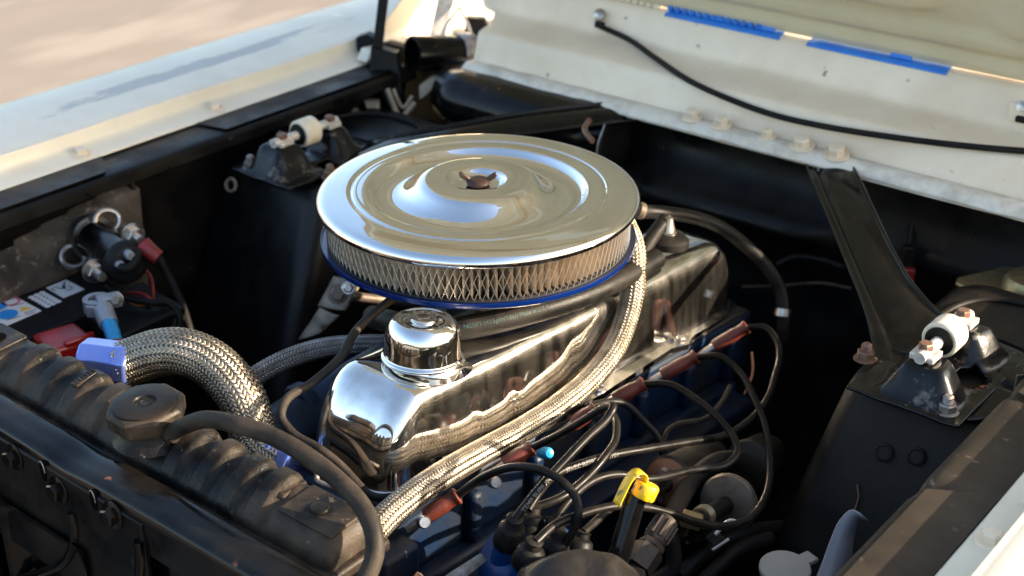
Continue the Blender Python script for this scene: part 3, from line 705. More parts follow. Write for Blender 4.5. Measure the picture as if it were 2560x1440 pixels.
# ---- carburettor under it
t = thing('carburettor', 'carburettor almost hidden below the air cleaner', 'carburettor', (0, 0, 0.70))
G().lathe([(0.036, 0), (0.036, 0.03), (0.030, 0.035), (0.030, 0.085)], (0, 0, 0.705), n=28).build('body', 'darkmetal', t)
G().box((0.020, -0.030, 0.740), (0.05, 0.05, 0.045)).build('float_bowl', 'darkmetal', t, bevel=0.006)
G().cyl((0.045, -0.055, 0.760), (0.045, -0.055, 0.772), 0.009, n=14).build('fuel_nut', 'brass', t)
G().tube(spath([(-0.02, -0.075, 0.765), (0.01, -0.085, 0.764), (0.03, -0.06, 0.760)]), 0.003).build('choke_link', 'steel', t)

# ---- valve cover (local frame: y along the crank, rear end lower)
VC = Vector((0.078, -0.300, 0.664)); VL = 0.652
t = thing('valve_cover', 'long chrome valve cover with scalloped sides, lying below the air cleaner', 'valve cover', VC, (TILT, 0, 0))
VHW, VHL = 0.0610, VL / 2
FL = (0.135, 0.195, 0.300, 0.360, 0.470, 0.530)
def flute(y):      # side flutes at the hold-down bolts
    return min(1, sum(exp(-((y - c) / 0.010) ** 2) for c in FL))
VP = [(-0.004, 0.0), (-0.001, 0.002), (0.0, 0.006), (0.0030, 0.040), (0.0052, 0.068), (0.0068, 0.0800), (0.0098, 0.0876), (0.0140, 0.0925), (0.0200, 0.0958), (0.0280, 0.0976), (0.0400, 0.0986), (0.0598, 0.0990)]
vpp = catmull([Vector((a, b, 0)) for a, b in VP], 3)
def vc(u, v):
    q = v * (len(vpp) - 1); j = min(int(q), len(vpp) - 2); w_ = vpp[j].lerp(vpp[j + 1], q - j)
    ins, z = w_.x, w_.y
    hw, hl = max(0.0004, VHW - ins), VHL - ins; cr = min(hw, max(0.006, 0.032 - ins * 0.75))
    # walk round a rounded rectangle by fraction u
    sx_, sy_ = hw - cr, hl - cr; segs = [2 * sy_, pi / 2 * cr, 2 * sx_, pi / 2 * cr] * 2; 
    # fixed parameter split so rows line up
    par = u * 8; k = int(par) % 8; f = par - int(par)
    if k == 0: x, y = hw, -sy_ + 2 * sy_ * f
    elif k == 1: a = pi / 2 * f; x, y = sx_ + cr * cos(a), sy_ + cr * sin(a)
    elif k == 2: x, y = sx_ - 2 * sx_ * f, hl
    elif k == 3: a = pi / 2 + pi / 2 * f; x, y = -sx_ + cr * cos(a), sy_ + cr * sin(a)
    elif k == 4: x, y = -hw, sy_ - 2 * sy_ * f
    elif k == 5: a = pi + pi / 2 * f; x, y = -sx_ + cr * cos(a), -sy_ + cr * sin(a)
    elif k == 6: x, y = -sx_ + 2 * sx_ * f, -hl
    else: a = 1.5 * pi + pi / 2 * f; x, y = sx_ + cr * cos(a), -sy_ + cr * sin(a)
    fl = flute(y + VHL) * (1 if k in (0, 4) else 0)
    x -= (1 if x > 0 else -1) * min(abs(x) * 0.5, 0.0013 * fl * max(0.0, min(1.0, (0.078 - z) / 0.03)))
    z2 = z - 0.0008 * fl * max(0, min(1, (z - 0.07) / 0.02)) * (abs(x) / VHW) ** 2
    yl = y + VHL; dr = (max(0.0, z) / 0.099) ** 2.8
    if yl < 0.17: y += 0.034 * dr * (1 - yl / 0.17)
    if yl > VL - 0.12: y -= 0.030 * dr * (1 - (VL - yl) / 0.12)
    wob = noise.noise(Vector((x * 22, y * 13, z * 16))) * 0.0008
    return Vector((x + wob, y + VHL, z2 + wob))
ring = []
for k in range(8):
    n_ = 70 if k in (0, 4) else (8 if k in (2, 6) else 9)
    ring += [(k + i / n_) / 8 for i in range(n_)]
nr = len(vpp) * 1; vs = []; m_ = len(ring)
for r_ in range(nr):
    for q in ring: vs.append(vc(q, r_ / (nr - 1)))
fs = [(r_ * m_ + i, r_ * m_ + (i + 1) % m_, (r_ + 1) * m_ + (i + 1) % m_, (r_ + 1) * m_ + i) for r_ in range(nr - 1) for i in range(m_)]
G().add(vs, fs).build('cover', 'chrome_scuffed', t, smooth=85, local=True)
def vflange(u, v):
    a = 2 * pi * u; ca, sa = cos(a), sin(a); hw, hl = 0.0715, VL / 2 + 0.006
    x = hw * abs(ca) ** 0.22 * (1 if ca > 0 else -1); y = VL / 2 + hl * abs(sa) ** 0.22 * (1 if sa > 0 else -1)
    lug = 0.0
    for c in (0.165, 0.33, 0.50): lug += exp(-((y - c) / 0.018) ** 4)
    x *= 1 + 0.13 * min(1, lug)
    return Vector((x, y, -0.004 + 0.007 * v))
g = G(); g.grid(vflange, 220, 1); n_ = len(g.v) // 2; 
top_ring = [i * 2 + 1 for i in range(220)]; bot = [i * 2 for i in range(220)]
g.f.append(tuple(top_ring)); g.f.append(tuple(reversed(bot)))
g.build('flange', 'chrome_scuffed', t, smooth=40, local=True)
for c in (0.165, 0.33, 0.50):
    for s in (1, -1):
        g = G(); p = Vector((s * 0.0712, c, 0.003)); g.lathe([(0.0085, 0), (0.0085, 0.0015)], p, (0, 0, 1), 18); g.hexa(p + Vector((0, 0, .0015)), (0, 0, 1), 0.0062, 0.006); g.build('bolt', 'steel', t, smooth=30, local=True)
# filler neck swelling on top
G().lathe([(0.046, -0.0030), (0.0400, -0.0010), (0.0372, 0.0020), (0.0362, 0.0060), (0.0360, 0.011)], (0.0140, 0.103, 0.0965), (0, 0, 1), 48).build('filler_neck', 'chrome_scuffed', t, smooth=70, local=True)

# ---- breather cap
bc = Vector((0.0925, -0.1970, 0.7605))
t = thing('oil_filler_cap', 'chrome domed oil filler cap on the front of the valve cover', 'oil cap', bc, (TILT, 0, 0))
pr = [(0.030, -0.002), (0.0395, -0.001), (0.0412, 0.0012), (0.0412, 0.0028), (0.0398, 0.0042), (0.0388, 0.0050), (0.0384, 0.0075), (0.0378, 0.022), (0.0368, 0.030), (0.0340, 0.0370), (0.0298, 0.0412), (0.0268, 0.0424), (0.0250, 0.0414), (0.0235, 0.0408), (0.012, 0.0418), (0.0, 0.0422)]
pr = [(max(0, p.x), p.y) for p in catmull([Vector((a, b, 0)) for a, b in pr], 3)]
G().lathe(pr, (0, 0, 0), (0, 0, 1), 72).build('dome', 'chrome', t, smooth=70, local=True)
G().lathe([(0.0080, 0.0410), (0.0118, 0.0418), (0.0128, 0.0432), (0.0115, 0.0440), (0.0080, 0.0436), (0.004, 0.0430), (0, 0.0429)], (0, 0, 0), (0, 0, 1), 36).build('top_boss', 'chrome', t, smooth=70, local=True)

# ---- cylinder head and block
t = thing('engine_block', 'dark blue painted engine block and head below the valve cover', 'engine', (0.078, 0.0, 0.20))
g = G()
def head(u, v): pass
E_ = Matrix.Translation(VC) @ Matrix.Rotation(TILT, 4, 'X')
def eb(c, size, name, m='block', bevel=0.006):
    g = G(); g.box(c, size); g.v = [E_ @ q for q in g.v]; return g.build(name, m, t, bevel=bevel)
eb((0.0, 0.325, -0.0462), (0.150, 0.69, 0.080), 'head')
eb((0.0, 0.326, -0.0048), (0.146, 0.668, 0.0028), 'gasket', 'gasket', 0.0008)
eb((0.0, 0.31, -0.235), (0.185, 0.62, 0.300), 'crankcase')
eb((0.105, 0.31, -0.105), (0.040, 0.60, 0.020), 'deck_ledge', bevel=0.004)
for k in range(6):
    eb((0.080, 0.105 + 0.101 * k, -0.055), (0.016, 0.016, 0.058), 'casting_rib', bevel=0.005)
eb((0.070, -0.020, -0.12), (0.06, 0.05, 0.18), 'front_cover')
# intake log on the far side
g = G(); g.tube(spath([(-0.035, -0.30, 0.655), (-0.035, -0.1, 0.668), (-0.035, 0.2, 0.64), (-0.03, 0.30, 0.62)]), 0.034, 18); g.build('intake_log', 'block', t)
g = G(); g.cyl((-0.038, -0.236, 0.674), (0.007, -0.150, 0.706), 0.020, 0.024, n=24, ch=0.003); g.build('thermostat_housing', 'block', t)
g = G(); g.cyl((-0.039, -0.251, 0.675), (-0.038, -0.235, 0.675), 0.026, 0.026, n=24, ch=0.003); g.build('outlet_flange', 'block', t)
# cyan plug-hole paint flecks / sender
for p, r in (((0.187, -0.116, 0.645), 0.0062),):
    G().lathe([(r, -0.01), (r, 0.006), (r * 0.7, 0.010), (0, 0.011)], p, (0.8, -0.4, 0.5), 18).build('core_plug', 'cyan', t)

# ---- exhaust shroud and bracket on the far side, catching brown light
t = thing('heat_shroud', 'brown pressed heat shroud low down behind the fuel line', 'shroud', (-0.183, -0.061, 0.637))
def fold(pts, name):
    P4 = [Vector(p) for p in pts]
    def fn(u, v):
        a = P4[0].lerp(P4[1], u); b = P4[3].lerp(P4[2], u); p = a.lerp(b, v)
        return p + Vector((0.35, -0.45, 0.2)) * (0.010 * sin(pi * v) + 0.004 * sin(u * 9 + v * 3))
    G().grid(fn, 14, 10).build(name, 'tan', t, smooth=60, solid=0.002)
G().tube(spath([(-0.174, -0.033, 0.678), (-0.10, 0.10, 0.62), (-0.03, 0.05, 0.62)]), 0.006, 10).build('stay', 'tan', t)
fold(((-0.225, -0.077, 0.619), (-0.216, -0.047, 0.654), (-0.175, -0.054, 0.659), (-0.194, -0.070, 0.635)), 'lower_shield')
fold(((-0.225, -0.042, 0.651), (-0.220, -0.017, 0.684), (-0.172, -0.016, 0.691), (-0.171, -0.047, 0.665)), 'upper_shield')
bolt(t, (-0.163, -0.048, 0.698), (0.5, -0.6, 0.4), 0.006, 0.006, 'steel', 1.4)
bolt(t, (-0.178, -0.052, 0.687), (0.5, -0.6, 0.4), 0.009, 0.006, 'tan', 1.4)

# ================================================================ BRAIDED HOSES
def braided_hose(name, label, pts, R, n, core='core', bm='braid', pitch=1.0):
    t = thing(name, label, 'hose', pts[0], group='braided steel hoses')
    path = spath(pts, 0.005)
    G().tube(path, R - 0.0009, 20).build('core', core, t)
    g = G(); braided(g, path, R, n, pitch=pitch, amp=0.0007 * (R / 0.0125) ** 0.5); o = g.build('braided_sleeve', bm, t, smooth=60); o['kind'] = 'stuff'
    return t, path
h1, p1_ = braided_hose('radiator_hose', 'thick braided steel radiator hose arching behind the radiator cap',
    [(-0.169, -0.369, 0.733), (-0.157, -0.355, 0.739), (-0.140, -0.343, 0.747), (-0.119, -0.331, 0.751), (-0.093, -0.320, 0.746), (-0.068, -0.316, 0.734), (-0.047, -0.316, 0.718), (-0.035, -0.318, 0.699), (-0.025, -0.322, 0.681), (-0.009, -0.323, 0.671), (0.009, -0.320, 0.664)], 0.0232, 32)
h2, p2_ = braided_hose('bypass_hose', 'dull braided hose running behind the oil filler cap',
    [(-0.107, -0.291, 0.674), (-0.105, -0.269, 0.684), (-0.100, -0.245, 0.693), (-0.088, -0.215, 0.702), (-0.071, -0.184, 0.707), (-0.045, -0.149, 0.706), (-0.022, -0.119, 0.701)], 0.0102, 18, bm='braiddark')
h3, p3_ = braided_hose('heater_hose', 'long braided steel hose sweeping along the near side of the valve cover',
    [(0.185, -0.382, 0.682), (0.180, -0.353, 0.688), (0.175, -0.313, 0.689), (0.171, -0.261, 0.686), (0.161, -0.191, 0.672), (0.157, -0.122, 0.662), (0.156, -0.052, 0.660), (0.154, 0.008, 0.666), (0.152, 0.054, 0.684), (0.147, 0.085, 0.714), (0.141, 0.103, 0.751), (0.128, 0.118, 0.779), (0.105, 0.132, 0.795)], 0.0124, 20)
# blue collars on the thick hose
def collar(parent, a, b, r, name='blue_collar', n=8):
    a = Vector(a); b = Vector(b); L = (b - a).length
    return G().lathe([(r * 0.80, 0), (r * 0.96, 0.003), (r * 1.0, L * 0.15), (r * 1.02, L * 0.72), (r * 1.10, L * 0.80), (r * 1.10, L * 0.96), (r * 1.02, L)], a, b - a, n, phase=0.3).build(name, 'anod', parent, smooth=30, bevel=0.0012)
collar(h1, (-0.206, -0.388, 0.737), (-0.156, -0.361, 0.735), 0.0228)
collar(h1, (0.025, -0.314, 0.664), (-0.005, -0.322, 0.669), 0.0226)

# ================================================================ RADIATOR
t = thing('radiator', 'radiator with dusty ribbed black plastic top tank, lower left', 'radiator', (-0.03, -0.44, 0.25))
XA, XB = -0.312, 0.232
def ribh(x):      # crisp edge on one side of each rib, rounded on the other
    return max((sm(c - 0.0132, c - 0.0112, x) * (1 - sm(c + 0.003, c + 0.0125, x))) for c in (-0.216, -0.174, -0.132, -0.092, 0.028, 0.066, 0.104, 0.138))
PA = [(-0.4075, 0.7270), (-0.4085, 0.7420), (-0.4130, 0.7510), (-0.4230, 0.7538), (-0.4380, 0.7505), (-0.4530, 0.7415), (-0.4640, 0.7300), (-0.4680, 0.7200)]
PB = [(-0.4085, 0.7270), (-0.4095, 0.7430), (-0.4130, 0.7508), (-0.4250, 0.7525), (-0.4400, 0.7512), (-0.4550, 0.7485), (-0.4625, 0.7400), (-0.4670, 0.7200)]
pa = catmull([Vector((0, a, b)) for a, b in PA], 5); pb = catmull([Vector((0, a, b)) for a, b in PB], 5)
def tankf(u, v):
    x = XA + (XB - XA) * u
    e = max(0, min(1, min(x - XA, XB - x) / 0.016)); e = sqrt(1 - (1 - e) ** 2)
    blk = max(sm(0.152, 0.158, x), 1 - sm(-0.252, -0.246, x))
    i = min(len(pa) - 1, int(round(v * (len(pa) - 1)))); p = pa[i].lerp(pb[i], blk)
    f = v; amp = sin(pi * min(1, max(0, f * 1.05))) ** 0.8
    r = 0.0070 * ribh(x) * (1 - blk) * amp + 0.002 * exp(-((x + 0.02) / 0.034) ** 4) * (1 - blk) * amp
    cy_ = -0.4355; n_ = Vector((0, p.y - cy_, (p.z - 0.715) * 1.6)).normalized()
    p = p + n_ * r
    return Vector((x, cy_ + (p.y - cy_) * (0.72 + 0.28 * e), 0.722 + (p.z - 0.722) * (0.15 + 0.85 * e)))
G().grid(tankf, 640, len(pa) - 1).build('top_tank', 'tank', t, smooth=50)
def rim(u, v):
    return None
g = G(); g.box((-0.04, -0.4355, 0.7180), (0.556, 0.074, 0.012)); g.build('tank_rim', 'tank', t, bevel=0.003)
g = G(); g.box((-0.04, -0.4345, 0.49), (0.54, 0.045, 0.445)); g.build('core', 'black', t, bevel=0.002)
# end block details: round moulding gate, slot, mounting hole
G().lathe([(0.0085, 0), (0.0080, 0.0016), (0.006, 0.0020), (0, 0.0018)], (0.190, -0.4335, 0.7535), (0, 0, 1), 24).build('mould_mark', 'tank', t)
G().lathe([(0.0095, 0), (0.0095, 0.0006), (0, 0.0006)], (-0.283, -0.434, 0.7545), (0, 0, 1), 24).build('locating_hole', 'glassdark', t)
g = G(); g.box((0.1475, -0.426, 0.7510), (0.011, 0.030, 0.005)); g.build('moulded_pad', 'tank', t, bevel=0.0028)
g = G(); g.box((0.1925, -0.4335, 0.7518), (0.064, 0.042, 0.0035), R3(radians(3), 0, 0)); g.build('end_plate', 'tank', t, bevel=0.0015)
g = G(); g.box((-0.2835, -0.4335, 0.7525), (0.046, 0.042, 0.0035), R3(radians(3), 0, 0)); g.build('end_plate', 'tank', t, bevel=0.0015)
# moulded maker's block between the ribs
g = G(); g.box((-0.137, -0.4320, 0.7592), (0.010, 0.026, 0.003), R3(radians(12), 0, 0)); g.build('moulded_badge', 'tank', t, bevel=0.001)
for k in range(6):
    g = G(); g.box((-0.137, -0.4405 + 0.0038 * k, 0.7590 + 0.0009 * k), (0.006, 0.0018, 0.0008), R3(radians(12), 0, 0)); g.build('moulded_letter', 'tank', t)
# neck under the cap
G().lathe([(0.036, 0), (0.030, 0.006), (0.0265, 0.012), (0.0260, 0.024)], (-0.0230, -0.4420, 0.7430), (0, 0, 1), 32).build('filler_neck', 'tank', t, smooth=60)
G().cyl((-0.005, -0.444, 0.7600), (0.018, -0.446, 0.7615), 0.0062, n=16).build('overflow_nipple', 'tank', t)

# cap
t = thing('pressure_cap', 'octagonal black radiator cap on the radiator tank', 'radiator cap', (-0.0230, -0.4440, 0.7640), (radians(3), radians(-2), radians(20)))
z0 = 0.0
G().lathe([(0.030, -0.004), (0.0345, -0.002), (0.0365, 0.002), (0.0370, 0.013), (0.0350, 0.0165), (0.0335, 0.0170)], (0, 0, 0), (0, 0, 1), 8).build('body', 'tank', t, smooth=25, local=True, bevel=0.0012)
G().lathe([(0.0300, 0.0166), (0.0300, 0.0185), (0.0285, 0.0192), (0.0110, 0.0188), (0.0100, 0.0165), (0.0070, 0.0160), (0.0060, 0.0172), (0.0045, 0.0174), (0.0040, 0.0162), (0.0, 0.0162)], (0, 0, 0), (0, 0, 1), 40).build('top_disc', 'blackdust', t, smooth=30, local=True)

# overflow hose
path = spath([(0.008, -0.4455, 0.7610), (0.064, -0.442, 0.796), (0.098, -0.439, 0.803), (0.127, -0.431, 0.801), (0.165, -0.426, 0.795), (0.203, -0.424, 0.784), (0.235, -0.427, 0.772), (0.254, -0.434, 0.759), (0.263, -0.443, 0.746), (0.266, -0.458, 0.731), (0.261, -0.474, 0.711)])
o = G().tube(path, 0.0080, 18).build('overflow_hose', 'rubberdust', smooth=60); tag(o, 'dusty black rubber hose curving from the radiator cap to the bottom edge', 'hose')

# radiator support
t = thing('radiator_support', 'black painted radiator support with bolts at the lower left corner', 'support', (0, -0.50, 0.20))
RS = [(-0.4765, 0.7300), (-0.4785, 0.7350), (-0.4830, 0.7365), (-0.4980, 0.7362), (-0.5090, 0.7352), (-0.5140, 0.7328), (-0.5160, 0.7290), (-0.5165, 0.7200), (-0.5165, 0.6900)]
rs = catmull([Vector((0, a, b)) for a, b in RS], 3)
def sup(u, v):
    x = -0.62 + 1.24 * u; q = v * (len(rs) - 1); j = min(int(q), len(rs) - 2); p = rs[j].lerp(rs[j + 1], q - j)
    dent = 0.003 * exp(-((x + 0.06) / 0.03) ** 2) * (1 if p.z > 0.72 else 0.2)
    n_ = noise.noise(Vector((x * 8, p.y * 20, 3))) * 0.0009
    return Vector((x, p.y + n_, p.z - dent + n_))
G().grid(sup, 120, len(rs) - 1).build('top_rail', 'blackgloss', t, smooth=60)
G().grid(lambda u, v: Vector((-0.62 + 1.24 * u, -0.506 + 0.004 * noise.noise(Vector((u * 20, v * 8, 2))), 0.705 - 0.42 * v)), 60, 30).build('face', 'blackgloss', t, smooth=60)
def pressed(u, v):
    x = -0.30 + 0.20 * u; z = 0.655 - 0.20 * v
    d = sm(0, 0.18, u) * (1 - sm(0.82, 1, u)) * sm(0, 0.2, v)
    return Vector((x, -0.508 + 0.05 * d, z))
for x0, x1, zt in ((-0.335, -0.195, 0.672), (-0.178, -0.035, 0.655)):
    def pan(u, v, x0=x0, x1=x1, zt=zt):
        x = x0 + (x1 - x0) * u; z = zt - 0.20 * v
        d = sm(0, 0.16, u) * (1 - sm(0.84, 1, u)) * sm(0.0, 0.22, v)
        return Vector((x, -0.5020 - 0.022 * (1 - d), z))
    G().grid(pan, 24, 20).build('pressed_panel', 'blackgloss', t, smooth=60)
# bolted flange strip with slots
def strip(x0, x1, z0, z1):
    G().prism([(x0, -0.5190, z0), (x1, -0.5190, z0 - 0.004), (x1, -0.5190, z1 - 0.004), (x0, -0.5190, z1)], (0, 0.006, 0)).build('bolt_flange', 'black', t, bevel=0.002)
strip(-0.33, 0.055, 0.600, 0.7275)
for p in ((-0.134, -0.519, 0.714), (-0.066, -0.519, 0.707), (0.016, -0.519, 0.716)):
    g = G(); g.lathe([(0.0135, 0), (0.0135, 0.0015), (0.012, 0.0022)], p, (0, -1, 0.05), 24); g.hexa(Vector(p) + Vector((0, -.002, 0)), (0, -1, 0.05), 0.0088, 0.008, phase=0.4); g.build('bolt', 'blackgloss', t, smooth=30)
for p in ((-0.088, -0.520, 0.718), (-0.012, -0.520, 0.719)):
    g = G()
    pts = [Vector(p) + Vector((0.0045 * cos(a), 0, 0.011 * sin(a) * (1 if abs(sin(a)) < 0.9 else 1.0))) for a in [2 * pi * k / 20 for k in range(20)]]
    g.prism(pts, (0, 0.004, 0)); g.build('slot', 'glassdark', t)
    g = G(); g.ring([(0.0, 0), (0.0009, 0.0009), (0, 0.0018), (-0.0009, 0.0009)], n=4)
    ppts = catmull([q + Vector((0, -0.0005, 0)) for q in pts], 2, True); g = G(); g.tube(ppts[:14], 0.0006, 6, caps=False); g.build('slot_edge', 'greysteel', t)

for pts in ([(-0.050, -0.519, 0.689), (-0.050, -0.519, 0.673), (-0.056, -0.519, 0.652), (-0.076, -0.519, 0.622), (-0.120, -0.519, 0.586), (-0.178, -0.519, 0.547)], [(0.050, -0.519, 0.704), (0.049, -0.519, 0.687), (0.043, -0.519, 0.662)]):
    G().tube(spath(pts), 0.0050, 12).build('pressed_bead', 'blackgloss', t, smooth=60)

# ================================================================ BATTERY
t = thing('battery', 'black car battery with white labels and a red terminal cover, at the left edge', 'battery', (-0.50, -0.26, 0.42))
BX0, BX1, BY0, BY1, BZ = -0.590, -0.408, -0.425, -0.133, 0.607
G().box(((BX0 + BX1) / 2, (BY0 + BY1) / 2, 0.50), (BX1 - BX0, BY1 - BY0, 0.214)).build('case', 'battery', t, bevel=0.004)
G().box(((BX0 + -0.462) / 2, -0.280, 0.619), (-0.462 - BX0, 0.288, 0.026)).build('lid', 'battery', t, bevel=0.003)
def flatlabel(name, pts, m, parent, th=0.0005): return G().prism(pts, (0, 0, th)).build(name, m, parent)
ZT = 0.6322
def quadz(c, e1, e2, z=ZT):
    c = Vector(c); return [(c + e1 * a + e2 * b) for a, b in ((-1, -1), (1, -1), (1, 1), (-1, 1))]
# labels on the lid (x across, y along)
l1 = flatlabel('warning_label', [(-0.574, -0.298, 0.632), (-0.572, -0.242, 0.632), (-0.512, -0.244, 0.632), (-0.511, -0.294, 0.632)], 'label', t)
c1, c2, c3, c4 = Vector((-0.562, -0.203, 0.632)), Vector((-0.562, -0.172, 0.632)), Vector((-0.520, -0.174, 0.632)), Vector((-0.520, -0.206, 0.632))
l2 = flatlabel('check_label', [c1, c2, c3, c4], 'label', t)
ZI = ZT + 0.0007
def seg(name, pts, w_, m, parent, z=ZI):
    for a, b in zip(pts, pts[1:]):
        a = Vector((a[0], a[1], z)); b = Vector((b[0], b[1], z)); d = (b - a).normalized(); n_ = Vector((-d.y, d.x, 0)) * w_ / 2
        G().prism([a - n_, b - n_, b + n_, a + n_], (0, 0, 0.0003)).build(name, m, parent, smooth=0)
seg('printed_box', [(-0.553, -0.191, 0.633), (-0.553, -0.201, 0.633), (-0.544, -0.201, 0.633)], 0.0016, 'inkgrey', l2)
seg('printed_box', [(-0.544, -0.182, 0.633), (-0.533, -0.182, 0.633), (-0.533, -0.192, 0.633)], 0.0016, 'inkgrey', l2)
G().prism([(-0.549, -0.196, 0.633), (-0.544, -0.191, 0.633), (-0.553, -0.183, 0.633), (-0.556, -0.177, 0.633), (-0.550, -0.183, 0.633), (-0.538, -0.189, 0.633)], (0, 0, 0.0004)).build('printed_tick', 'inkgreen', l2, smooth=0)
d0, d1, d2 = Vector((-0.554, -0.230, 0.632)), Vector((-0.517, -0.232, 0.632)), Vector((-0.554, -0.214, 0.632))
for i in range(6):
    for j in range(3):
        G().lathe([(0.0040, 0), (0.0040, 0.0005), (0, 0.0006)], d0 + (d1 - d0) * (i / 5) + (d2 - d0) * (j / 2), (0, 0, 1), 10).build('label_dot', 'label', t)
for c, r, m in (((-0.535, -0.277, 0.633), 0.0125, 'inkblue'), ((-0.564, -0.273, 0.633), 0.0115, 'inkblue'), ((-0.562, -0.254, 0.633), 0.0115, 'inkred')):
    if m == 'inkred': G().ring([(r * 0.72, 0), (r, 0), (r, 0.0004), (r * 0.72, 0.0004)], c, n=24).build('printed_ring', m, l1, smooth=0)
    else: G().lathe([(r, 0), (r, 0.0004), (0, 0.0004)], c, (0, 0, 1), 24).build('printed_disc', m, l1, smooth=0)
G().prism([(-0.528, -0.263, 0.633), (-0.539, -0.255, 0.633), (-0.526, -0.248, 0.633)], (0, 0, 0.0004)).build('printed_triangle', 'inkyellow', l1, smooth=0)
for a, b in (((-0.552, -0.262, 0.633), (-0.546, -0.246, 0.633)), ((-0.522, -0.262, 0.633), (-0.519, -0.247, 0.633)), ((-0.517, -0.264, 0.633), (-0.514, -0.252, 0.633)), ((-0.523, -0.287, 0.633), (-0.519, -0.269, 0.633)), ((-0.548, -0.278, 0.633), (-0.547, -0.270, 0.633))): seg('printed_line', [a, b], 0.0016, 'inkgrey', l1)
# bar code strip on the lower step
bl = flatlabel('barcode_label', [(-0.452, -0.335, BZ + .0004), (-0.428, -0.335, BZ + .0004), (-0.428, -0.262, BZ + .0004), (-0.452, -0.262, BZ + .0004)], 'label', t)
for k in range(14):
    G().box((-0.440, -0.320 + 0.0033 * k, BZ + 0.0012), (0.010, 0.0012 + 0.0008 * (k % 3 == 0), 0.0003)).build('barcode_line', 'ink', bl, smooth=0)
# red terminal cover
def rc(u, v): pass
c0 = Vector((-0.431, -0.266, 0.628))
g = G(); g.box(c0 + Vector((0.0, -0.004, -0.006)), (0.050, 0.058, 0.028), R3(radians(-4), radians(6), radians(-6))); rcv = g.build('red_terminal_cover', 'red', t, bevel=0.006, bseg=3)
g = G(); g.box(c0 + Vector((0.022, 0.004, 0.004)), (0.008, 0.040, 0.014), R3(0, radians(6), radians(-6))); g.build('cover_latch', 'red', rcv, bevel=0.003)

# negative clamp and its blue-sleeved cable
t = thing('battery_clamp', 'grey lead battery clamp with a cyan sleeved cable behind the battery', 'cable clamp', (-0.405, -0.226, 0.659))
g = G(); g.ring([(0.010, 0), (0.0165, 0), (0.0165, 0.016), (0.010, 0.016)], Vector((-0.419, -0.224, 0.656)), n=24); g.build('ring', 'lead_metal', t, smooth=40)
G().box((-0.416, -0.233, 0.662), (0.012, 0.018, 0.016), R3(0, 0, 0.6)).build('jaw', 'lead_metal', t, bevel=0.002)
G().box((-0.411, -0.212, 0.666), (0.016, 0.030, 0.016), R3(0, 0, -0.4)).build('jaw', 'lead_metal', t, bevel=0.002)
G().cyl((-0.407, -0.225, 0.662), (-0.380, -0.237, 0.654), 0.0125, 0.0115, n=16, ch=0.001).build('barrel', 'lead_metal', t)
bolt(t, (-0.405, -0.206, 0.668), (0.7, -0.6, 0.3), 0.007, 0.008, 'steel', 1.3)
G().tube(spath([(-0.385, -0.235, 0.658), (-0.368, -0.242, 0.650), (-0.350, -0.251, 0.640)]), 0.0090, 14).build('cyan_sleeve', 'cyan', t)
G().tube(spath([(-0.353, -0.249, 0.642), (-0.336, -0.257, 0.636), (-0.317, -0.263, 0.624)]), 0.0098, 14).build('red_sleeve', 'redwire', t)
G().box((-0.438, -0.164, 0.619), (0.09, 0.10, 0.02), R3(0, 0.1, 0.0)).build('hold_down', 'battery', t, bevel=0.003)

# ================================================================ STARTER SOLENOID
t = thing('starter_solenoid', 'black starter solenoid with steel mounting ears on the far apron wall', 'solenoid', (-0.490, -0.151, 0.691))
A = Vector((-0.551, -0.133, 0.684)); B_ = Vector((-0.445, -0.159, 0.689)); ax = (B_ - A).normalized()
G().cyl(A, B_, 0.026, n=32, ch=0.003).build('can', 'blackgloss', t, smooth=40)
G().lathe([(0.0300, -0.004), (0.0310, 0.0), (0.0300, 0.010)], A, ax, 32).build('end_plate', 'steel', t)
G().lathe([(0.012, -0.006), (0.014, -0.003), (0.010, -0.001)], A, ax, 20).build('end_dimple', 'lead_metal', t)
G().lathe([(0.029, 0), (0.029, 0.006), (0.024, 0.012), (0.018, 0.015), (0, 0.015)], B_, ax, 32).build('cap', 'battery', t)
for c, name in (((-0.528, -0.121, 0.708), 'ear'), ((-0.549, -0.164, 0.667), 'ear')):
    x_, y_, z_ = basis((1, -0.25, 0.55)); pts = [Vector(c) + (x_ * cos(a) * 0.016 + y_ * sin(a) * 0.014) for a in [2 * pi * k / 24 for k in range(24)]]
    G().tube(pts + [pts[0]], 0.0036, 8, caps=False).build(name, 'steel', t)
for c in ((-0.452, -0.135, 0.713), (-0.461, -0.192, 0.682)):
    g = G(); g.cyl(Vector(c) - ax * 0.02, Vector(c) + ax * 0.02, 0.006, n=14); g.hexa(Vector(c) - ax * 0.004, ax, 0.0115, 0.010); g.lathe([(0.0155, 0), (0.0155, 0.002)], Vector(c) - ax * 0.0065, ax, 20); g.build('terminal', 'steel', t, smooth=30)
for c in ((-0.434, -0.162, 0.705), (-0.440, -0.174, 0.694)):
    G().cyl(c, Vector(c) + ax * 0.012, 0.006, n=12, ch=0.001).build('stud', 'lead_metal', t)
G().tube(spath([(-0.434, -0.177, 0.693), (-0.420, -0.173, 0.692), (-0.419, -0.162, 0.697), (-0.428, -0.150, 0.704)]), 0.006, 10).build('terminal_boot', 'rubber', t)
G().tube(spath([(-0.440, -0.139, 0.713), (-0.434, -0.138, 0.707)]), 0.0030, 8).build('lug', 'steel', t)
G().tube(spath([(-0.434, -0.138, 0.708), (-0.423, -0.135, 0.700), (-0.414, -0.131, 0.693)]), lambda q: 0.0115 - 0.002 * q, 14).build('red_boot', 'redwire', t)

